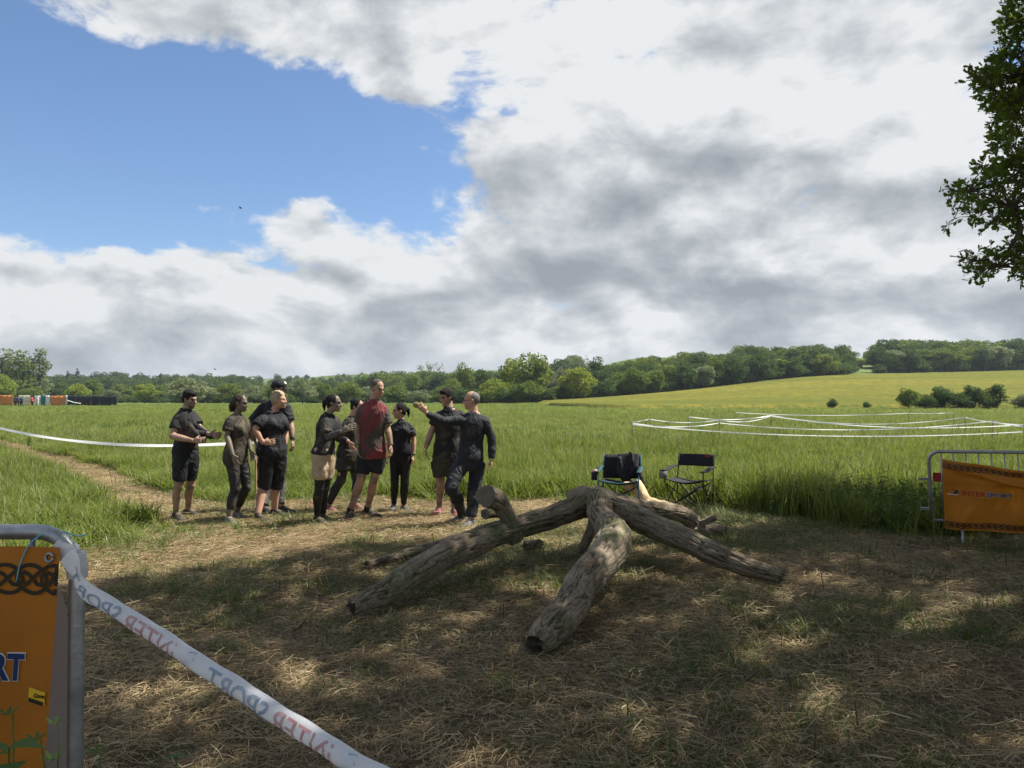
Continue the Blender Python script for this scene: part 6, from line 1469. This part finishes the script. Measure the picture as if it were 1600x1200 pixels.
# 8 woman in black
J = dict(hc=(757, 288), nk=(772, 356), sA=(706, 392, .02), sB=(845, 388, 0), eA=(682, 500, .06), wA=(660, 600, .02), fA=(648, 690, -.0), eB=(864, 500, .02), wB=(858, 610, -.02), fB=(852, 690, -.04), pv=(768, 592), pA=(728, 615), pB=(806, 615), kA=(722, 800, -.02), kB=(795, 800, -.02), aA=(718, 965), aB=(788, 970))
person('small woman with ponytail all in black, turned left beside the man in red', 2, 10.55, J, (-105, -50), 1.58, 'f', .98, 200, -6, 'clean',
       [('leggings', 'legging_black', dict(to=1.93, inf=.006, amp=.003)), ('t_shirt', 'black', dict(hem=-.04, inf=.018, sleeve=.72, sflare=.010, amp=.009))], ('pony', 'black'), 'grey', dict(bands={'B': 'green'}), (.5, .4))
# 9 dark-haired man in shorts
J = dict(hc=(497, 188), nk=(515, 265), sA=(425, 310, .02), sB=(608, 310, .06), eA=(378, 450, .0), wA=(347, 555, -.05), fA=(352, 640, -.08), eB=(640, 440, .12), wB=(625, 560, .1), fB=(610, 630, .08), pv=(492, 625), pA=(442, 650), pB=(542, 650), kA=(455, 800, -.02), kB=(545, 812, -.02), aA=(445, 985), aB=(555, 998))
person('dark-haired man in dark T-shirt and shorts smiling behind the pointing man', 3, 10.32, J, (-100, -72), 1.78, 'm', 1.0, 222, -14, 'muddy',
       [('shorts', 'khaki', dict(to=.72, inf=.018, flare=.005)), ('t_shirt', 'black_muddy', dict(hem=-.08, inf=.02, sleeve=.62, sflare=.010, amp=.009))], ('short', 'black'), 'red', dict(smile=True), (.5, .5))
# 10 older man pointing, holding mud
J = dict(hc=(676, 212), nk=(692, 292), sA=(600, 338, -.06), sB=(790, 350, .02), eA=(462, 368, -.22), wA=(346, 298, -.32), fA=(290, 230, -.34), eB=(828, 480, .04), wB=(820, 638, -.02), fB=(812, 735, -.05), pv=(672, 625), pA=(615, 655, -.05), pB=(724, 655, .05), kA=(532, 832, -.22), kB=(702, 835, .02), aA=(618, 1035), aB=(672, 1068))
_, B10 = person('older bald man with glasses in long-sleeved dark top raising a clump of mud', 3, 9.55, J, (218, 242), 1.72, 'm', 1.0, 186, -2, 'clean',
       [('trousers', 'navy', dict(to=1.94, inf=.014, knee=.006, amp=.008, flare=.014)), ('long_sleeved_top', 'navy', dict(hem=-.05, inf=.012, sleeve=1.93, amp=.008))], ('balding', 'grey'), 'grey', dict(glasses=True, brow=False), (1.2, .5), (Vector((.2, 0, 1)), None))
mb = MB(); c = at(590 + 278 / 4.614, 580 + 243 / 4.614, 9.19); mb.ell(c, ((.042, 0, 0), (0, .04, 0), (0, 0, .036))); me = remesh(mb, .007, 1); v = coords(me); set_coords(me, v + normals(me) * (.012 * fbm(v * 40, 3, 4))[:, None])
o = link('mud_clump', me, pmat('mud_and_grass', (.14, .12, .05), (.30, .25, .11), 30, .9, .6, 90), None, True); tag(o, 'clump of muddy grass held up in the older man\'s hand', 'mud')
# ------------------------------------------------------------------ far fence, banners and people at the left
M_far_orange = pmat('far_orange_sheet', (.55, .19, .05), (.62, .25, .08), 1.2, .6); M_far_black = pmat('black_sheet', (.012, .014, .018), (.022, .025, .03), 1.0, .6); M_far_white = pmat('white_sheet', (.72, .72, .70), (.8, .8, .78), 2, .6); M_far_cream = pmat('cream_sheet', (.60, .55, .36), (.68, .64, .48), 2, .6); M_far_teal = pmat('teal_sheet', (.03, .13, .16), (.06, .2, .22), 2, .6)
YF = 122.0
def panel(px0, px1, pt, m, label, name='banner', pb=631, cat='banner', Y=YF, posts=True):
    a = at(px0, pb, Y); b_ = at(px1, pb, Y); zt = at(px0, pt, Y).z; gz = float(ground_z(np.array([a.x]), np.array([Y]))[0]); root = empty(name, ((a.x + b_.x) / 2, Y, gz)); n = 10
    cols = [[Vector((a.x + (b_.x - a.x) * i / n, Y + .06 * math.sin(i * 1.7) , gz + .15 + (zt - gz - .15) * j / 4 - .04 * math.sin(i * 2.3) * (j / 4))) for j in range(5)] for i in range(n + 1)]
    fabric(root, 'sheet', lambda *p: Vector(p), cols, m, .02)
    if posts:
        for x_ in (a.x + .03, b_.x - .03): MB().tube([(x_, Y + .10, gz - .1), (x_, Y + .10, zt + .06)], .025, 6).build('post', M_galv, root)
        MB().tube([(a.x, Y + .10, zt - .02), (b_.x, Y + .10, zt - .02)], .02, 6).build('rail', M_galv, root)
    tag(root, label, cat); return root
panel(-48, -2, 617, M_far_orange, 'far orange banner beyond the left edge'); panel(0, 20, 617.5, M_far_orange, 'orange banner on the far fence at the left edge')
panel(29, 33, 618, M_far_cream, 'narrow cream sheet left of the white panels'); panel(34, 47, 618, M_far_cream, 'cream sheet behind the people on the far fence'); panel(54, 63, 618.5, M_far_white, 'white and red sheet on the far fence'); panel(64, 70.5, 618, M_far_teal, 'small dark teal sheet on the far fence'); panel(71.5, 77.5, 618, M_far_white, 'plain white panel beside the second orange banner')
panel(79, 102, 618.5, M_far_orange, 'second orange banner, right of the white panel'); panel(102.6, 105, 618, M_far_white, 'narrow white upright strip left of the black panels')
for i, (p0, p1) in enumerate(((105.5, 117.5), (118, 142), (142.5, 156), (156.5, 182.5))): panel(p0, p1, 618.5 + .5 * (i % 2), M_far_black, ['first', 'second', 'third', 'last and longest'][i] + ' black fence panel counted from the left', 'fence_panel', 630, 'fence')
mb = MB(); a = at(105, 625.5, YF - .4); b_ = at(126, 630.5, YF - .6); o = MB().tube([a, a.lerp(b_, .5) - Vector((0, 0, .1)), b_], [.07, .07, .07], 6).build('pole', M_far_white); tag(o, 'pale pole leaning against the black fence panels', 'pole')
# table with people
tb = at(38, 627, 118); tz = float(ground_z(np.array([tb.x]), np.array([118.]))[0]); tb0 = (tb.x, 118, tz); root = empty('picnic_table', tb0); Tt = frame_fn(tb0, R(8))
M_tablewood = pmat('table_wood', (.30, .13, .07), (.38, .2, .1), 6, .8)
MB().box(Tt(0, 0, .92), (2.6, .8, .08), Matrix.Rotation(R(8), 3, 'Z')).build('tabletop', M_tablewood, root)
for x_ in (-1.0, 1.0):
    for y_ in (-.3, .3): MB().tube([Tt(x_, y_ * 1.2, 0), Tt(x_, y_ * .6, .9)], .05, 6).build('leg', M_tablewood, root)
tag(root, 'reddish table by the far fence at the left', 'table')
def far_person(px, Y, label, shirt, trousers, yaw, h=1.7, sit=False):
    x0 = (px - 800) / FPX * Y; z0 = float(ground_z(np.array([x0]), np.array([Y]))[0]); a = R(yaw); f = Vector((math.cos(a), math.sin(a), 0)); s_ = Vector((-f.y, f.x, 0)); g = Vector((x0, Y, z0)); k = h / 1.75; U = Vector((0, 0, 1))
    J = {'pv': g + U * .95 * k}; J['nk'] = J['pv'] + U * .52 * k + f * .06; J['hc'] = J['nk'] + U * .16 * k + f * .05
    for q, sg in (('A', -1), ('B', 1)):
        J['s' + q] = J['nk'] + s_ * sg * .19 * k - U * .05; J['e' + q] = J['s' + q] - U * .27 * k + s_ * sg * .05 + f * .05; J['w' + q] = J['e' + q] - U * .08 * k + f * .22; J['f' + q] = J['w' + q] + f * .18; J['p' + q] = J['pv'] + s_ * sg * .09 - U * .04; J['k' + q] = g + s_ * sg * .11 + U * .5 * k + f * .04; J['a' + q] = g + s_ * sg * .12 + U * .095
    r, _ = person(label, 0, Y, J, (yaw, yaw), h, 'm', 1.05, yaw, -10, 'clean', [('trousers', trousers, dict(to=1.9, inf=.02)), ('long_sleeved_top', shirt, dict(inf=.02, sleeve=1.8))], ('short', 'black'), 'dark', vox=.03, ground=False); r['group'] = 'people by the far fence'; return r
CL['far_red'] = cloth('far_red_shirt', (.42, .05, .06), (.5, .08, .08)); CL['far_blue'] = cloth('far_blue_shirt', (.03, .035, .12), (.05, .06, .16)); CL['far_white'] = cloth('far_white_shirt', (.6, .58, .5), (.68, .66, .6))
far_person(24, 117, 'person in black leaning over the far table, leftmost', 'black', 'black', -10, 1.75); far_person(29.5, 117.3, 'person in dark blue second from the left at the far table', 'far_blue', 'black', 200, 1.7); far_person(33.5, 116.8, 'person in dark blue closest to the far table end', 'far_blue', 'black', -60, 1.65); far_person(51, 118.4, 'person in red standing right of the far table', 'far_red', 'black', 180, 1.72); far_person(58.5, 119.4, 'person in pale clothes before the white sheet far away', 'far_white', 'far_white', -90, 1.7)
# ------------------------------------------------------------------ plants close to the camera
M_near_leaf = leaf_mat('near_leaf', (.080, .155, .030), (.120, .200, .045), transl=.4, gloss=.03, pscale=3.0)
def cleaver(base, tip, label, n=9, L=.055):
    mb = MB(); base = Vector(base); tip = Vector(tip); root = empty('cleavers_plant', tuple(base)); pts_ = [base.lerp(tip, k / 8) + Vector((.012 * math.sin(k * 1.1), .012 * math.cos(k * 1.7), 0)) for k in range(9)]; MB().tube(pts_, [.0032 - .0002 * k for k in range(9)], 6).build('stem', M_near_leaf, root, True)
    for k in range(n):
        c = base.lerp(tip, .30 + .70 * k / (n - 1)); ll = L * (1 - .55 * k / n)
        for j in range(6):
            a = j * math.pi / 3 + k * .5; d = Vector((math.cos(a), math.sin(a), .55)).normalized(); s_ = d.cross(Vector((0, 0, 1))).normalized() * ll * .13; up = Vector((0, 0, ll * .1))
            mb.add([c, c + d * ll * .35 + s_, c + d * ll * .7 + s_ * .9 + up * .3, c + d * ll, c + d * ll * .7 - s_ * .9 + up * .3, c + d * ll * .35 - s_], [(0, 1, 2, 3), (0, 3, 4, 5)])
    o = mb.build('leaves', M_near_leaf, root, fix=False); o['kind'] = 'stuff'; tag(root, label, 'plant'); return root
for i, (px, py, Y, lx, lb) in enumerate([(12, 1118, 1.62, .04, 'leafy green sprig at the lower left corner, before the orange banner'), (86, 1132, 1.66, .10, 'taller green sprig crossing the gap beside the near post'), (56, 1158, 1.6, -.05, 'short green sprig below the taller one'), (150, 1178, 1.75, .06, 'thin sprig right of the near post')]):
    t_ = at(px, py, Y); cleaver((t_.x - lx, Y + .02, max(0.0, t_.z - .75)) if False else (t_.x - lx, Y + .02, 0.0), t_, lb)
def nettle(px, py, Y, label, s=.09):
    t_ = at(px, py, Y); root = empty('nettle_plant', (t_.x, t_.y, 0)); MB().tube([(t_.x, t_.y + .03, 0), (t_.x + .01, t_.y, t_.z * .5), t_], [.004, .0035, .002], 6).build('stem', M_near_leaf, root, True)
    for k in range(4):
        c = t_ - Vector((0, 0, .05 * k))
        for sg in (0, 1):
            a = k * 1.57 + sg * math.pi + .4; d = Vector((math.cos(a), math.sin(a), .12)); s_ = Vector((-math.sin(a), math.cos(a), 0)); L = s * (.7 + .15 * k); vsn = []
            out_ = [(0, 0), (.12, .22), (.22, .26), (.28, .33), (.42, .32), (.48, .36), (.62, .26), (.68, .27), (.82, .13), (1, 0)]
            R_ = [c + d * L * x + s_ * L * y_ - Vector((0, 0, L * (x * x * .35 - y_ * .25))) for x, y_ in out_]; L_ = [c + d * L * x - s_ * L * y_ - Vector((0, 0, L * (x * x * .35 - y_ * .25))) for x, y_ in out_[1:-1]]
            q = len(out_); lf = [0] + list(range(q, 2 * q - 2)) + [q - 1]; fs = []
            for i in range(q - 1):
                g_ = []; [g_.append(x) for x in (i, i + 1, lf[i + 1], lf[i]) if x not in g_]; fs.append(tuple(g_))
            MB().add(R_ + L_, fs).build('leaf', M_near_leaf, root, fix=False)
    tag(root, label, 'plant'); return root
nettle(14, 1168, 1.5, 'serrated nettle leaf cluster in the bottom left corner'); nettle(275, 1182, 2.6, 'small two-leaved seedling below the tape', .055)
# two birds
M_bird = pmat('bird', (.02, .02, .022), None, rough=.8)
for px, py, Y, lb in ((376, 325, 70, 'small dark bird against the clouds above the people'), (336, 577, 90, 'tiny bird low over the trees at the left')):
    c = at(px, py, Y); r = empty('bird', tuple(c)); MB().ell(c, ((.16, 0, 0), (0, .05, 0), (0, 0, .05)), 8, 6).build('body', M_bird, r, True)
    for sg in (-1, 1): MB().add([c + Vector((.06, sg * .03, .02)), c + Vector((.02, sg * .26, .10)), c + Vector((-.12, sg * .42, .03)), c + Vector((-.08, sg * .03, .01)), c + Vector((-.04, sg * .2, .07))], [(0, 1, 4, 3), (1, 2, 4)]).build('wing', M_bird, r, fix=False)
    tag(r, lb, 'bird')
# ------------------------------------------------------------------ thin summer haze
m, t, out = new_mat('haze'); pv_ = t.n('ShaderNodeVolumePrincipled'); pv_.inputs['Color'].default_value = (.72, .80, .92, 1); pv_.inputs['Density'].default_value = .00020; pv_.inputs['Anisotropy'].default_value = .3; t.put(out.inputs['Volume'], pv_.outputs[0])
zlo = float(vco[:, 2].min()) - 1.0; zhi = float(vco[:, 2].max()) + 22.0
o = MB().box((0, 1510, (zlo + zhi) / 2), (3020, 3160, zhi - zlo)).build('haze', m); tag(o, 'thin bluish haze over the far hills', 'haze', kind='stuff')
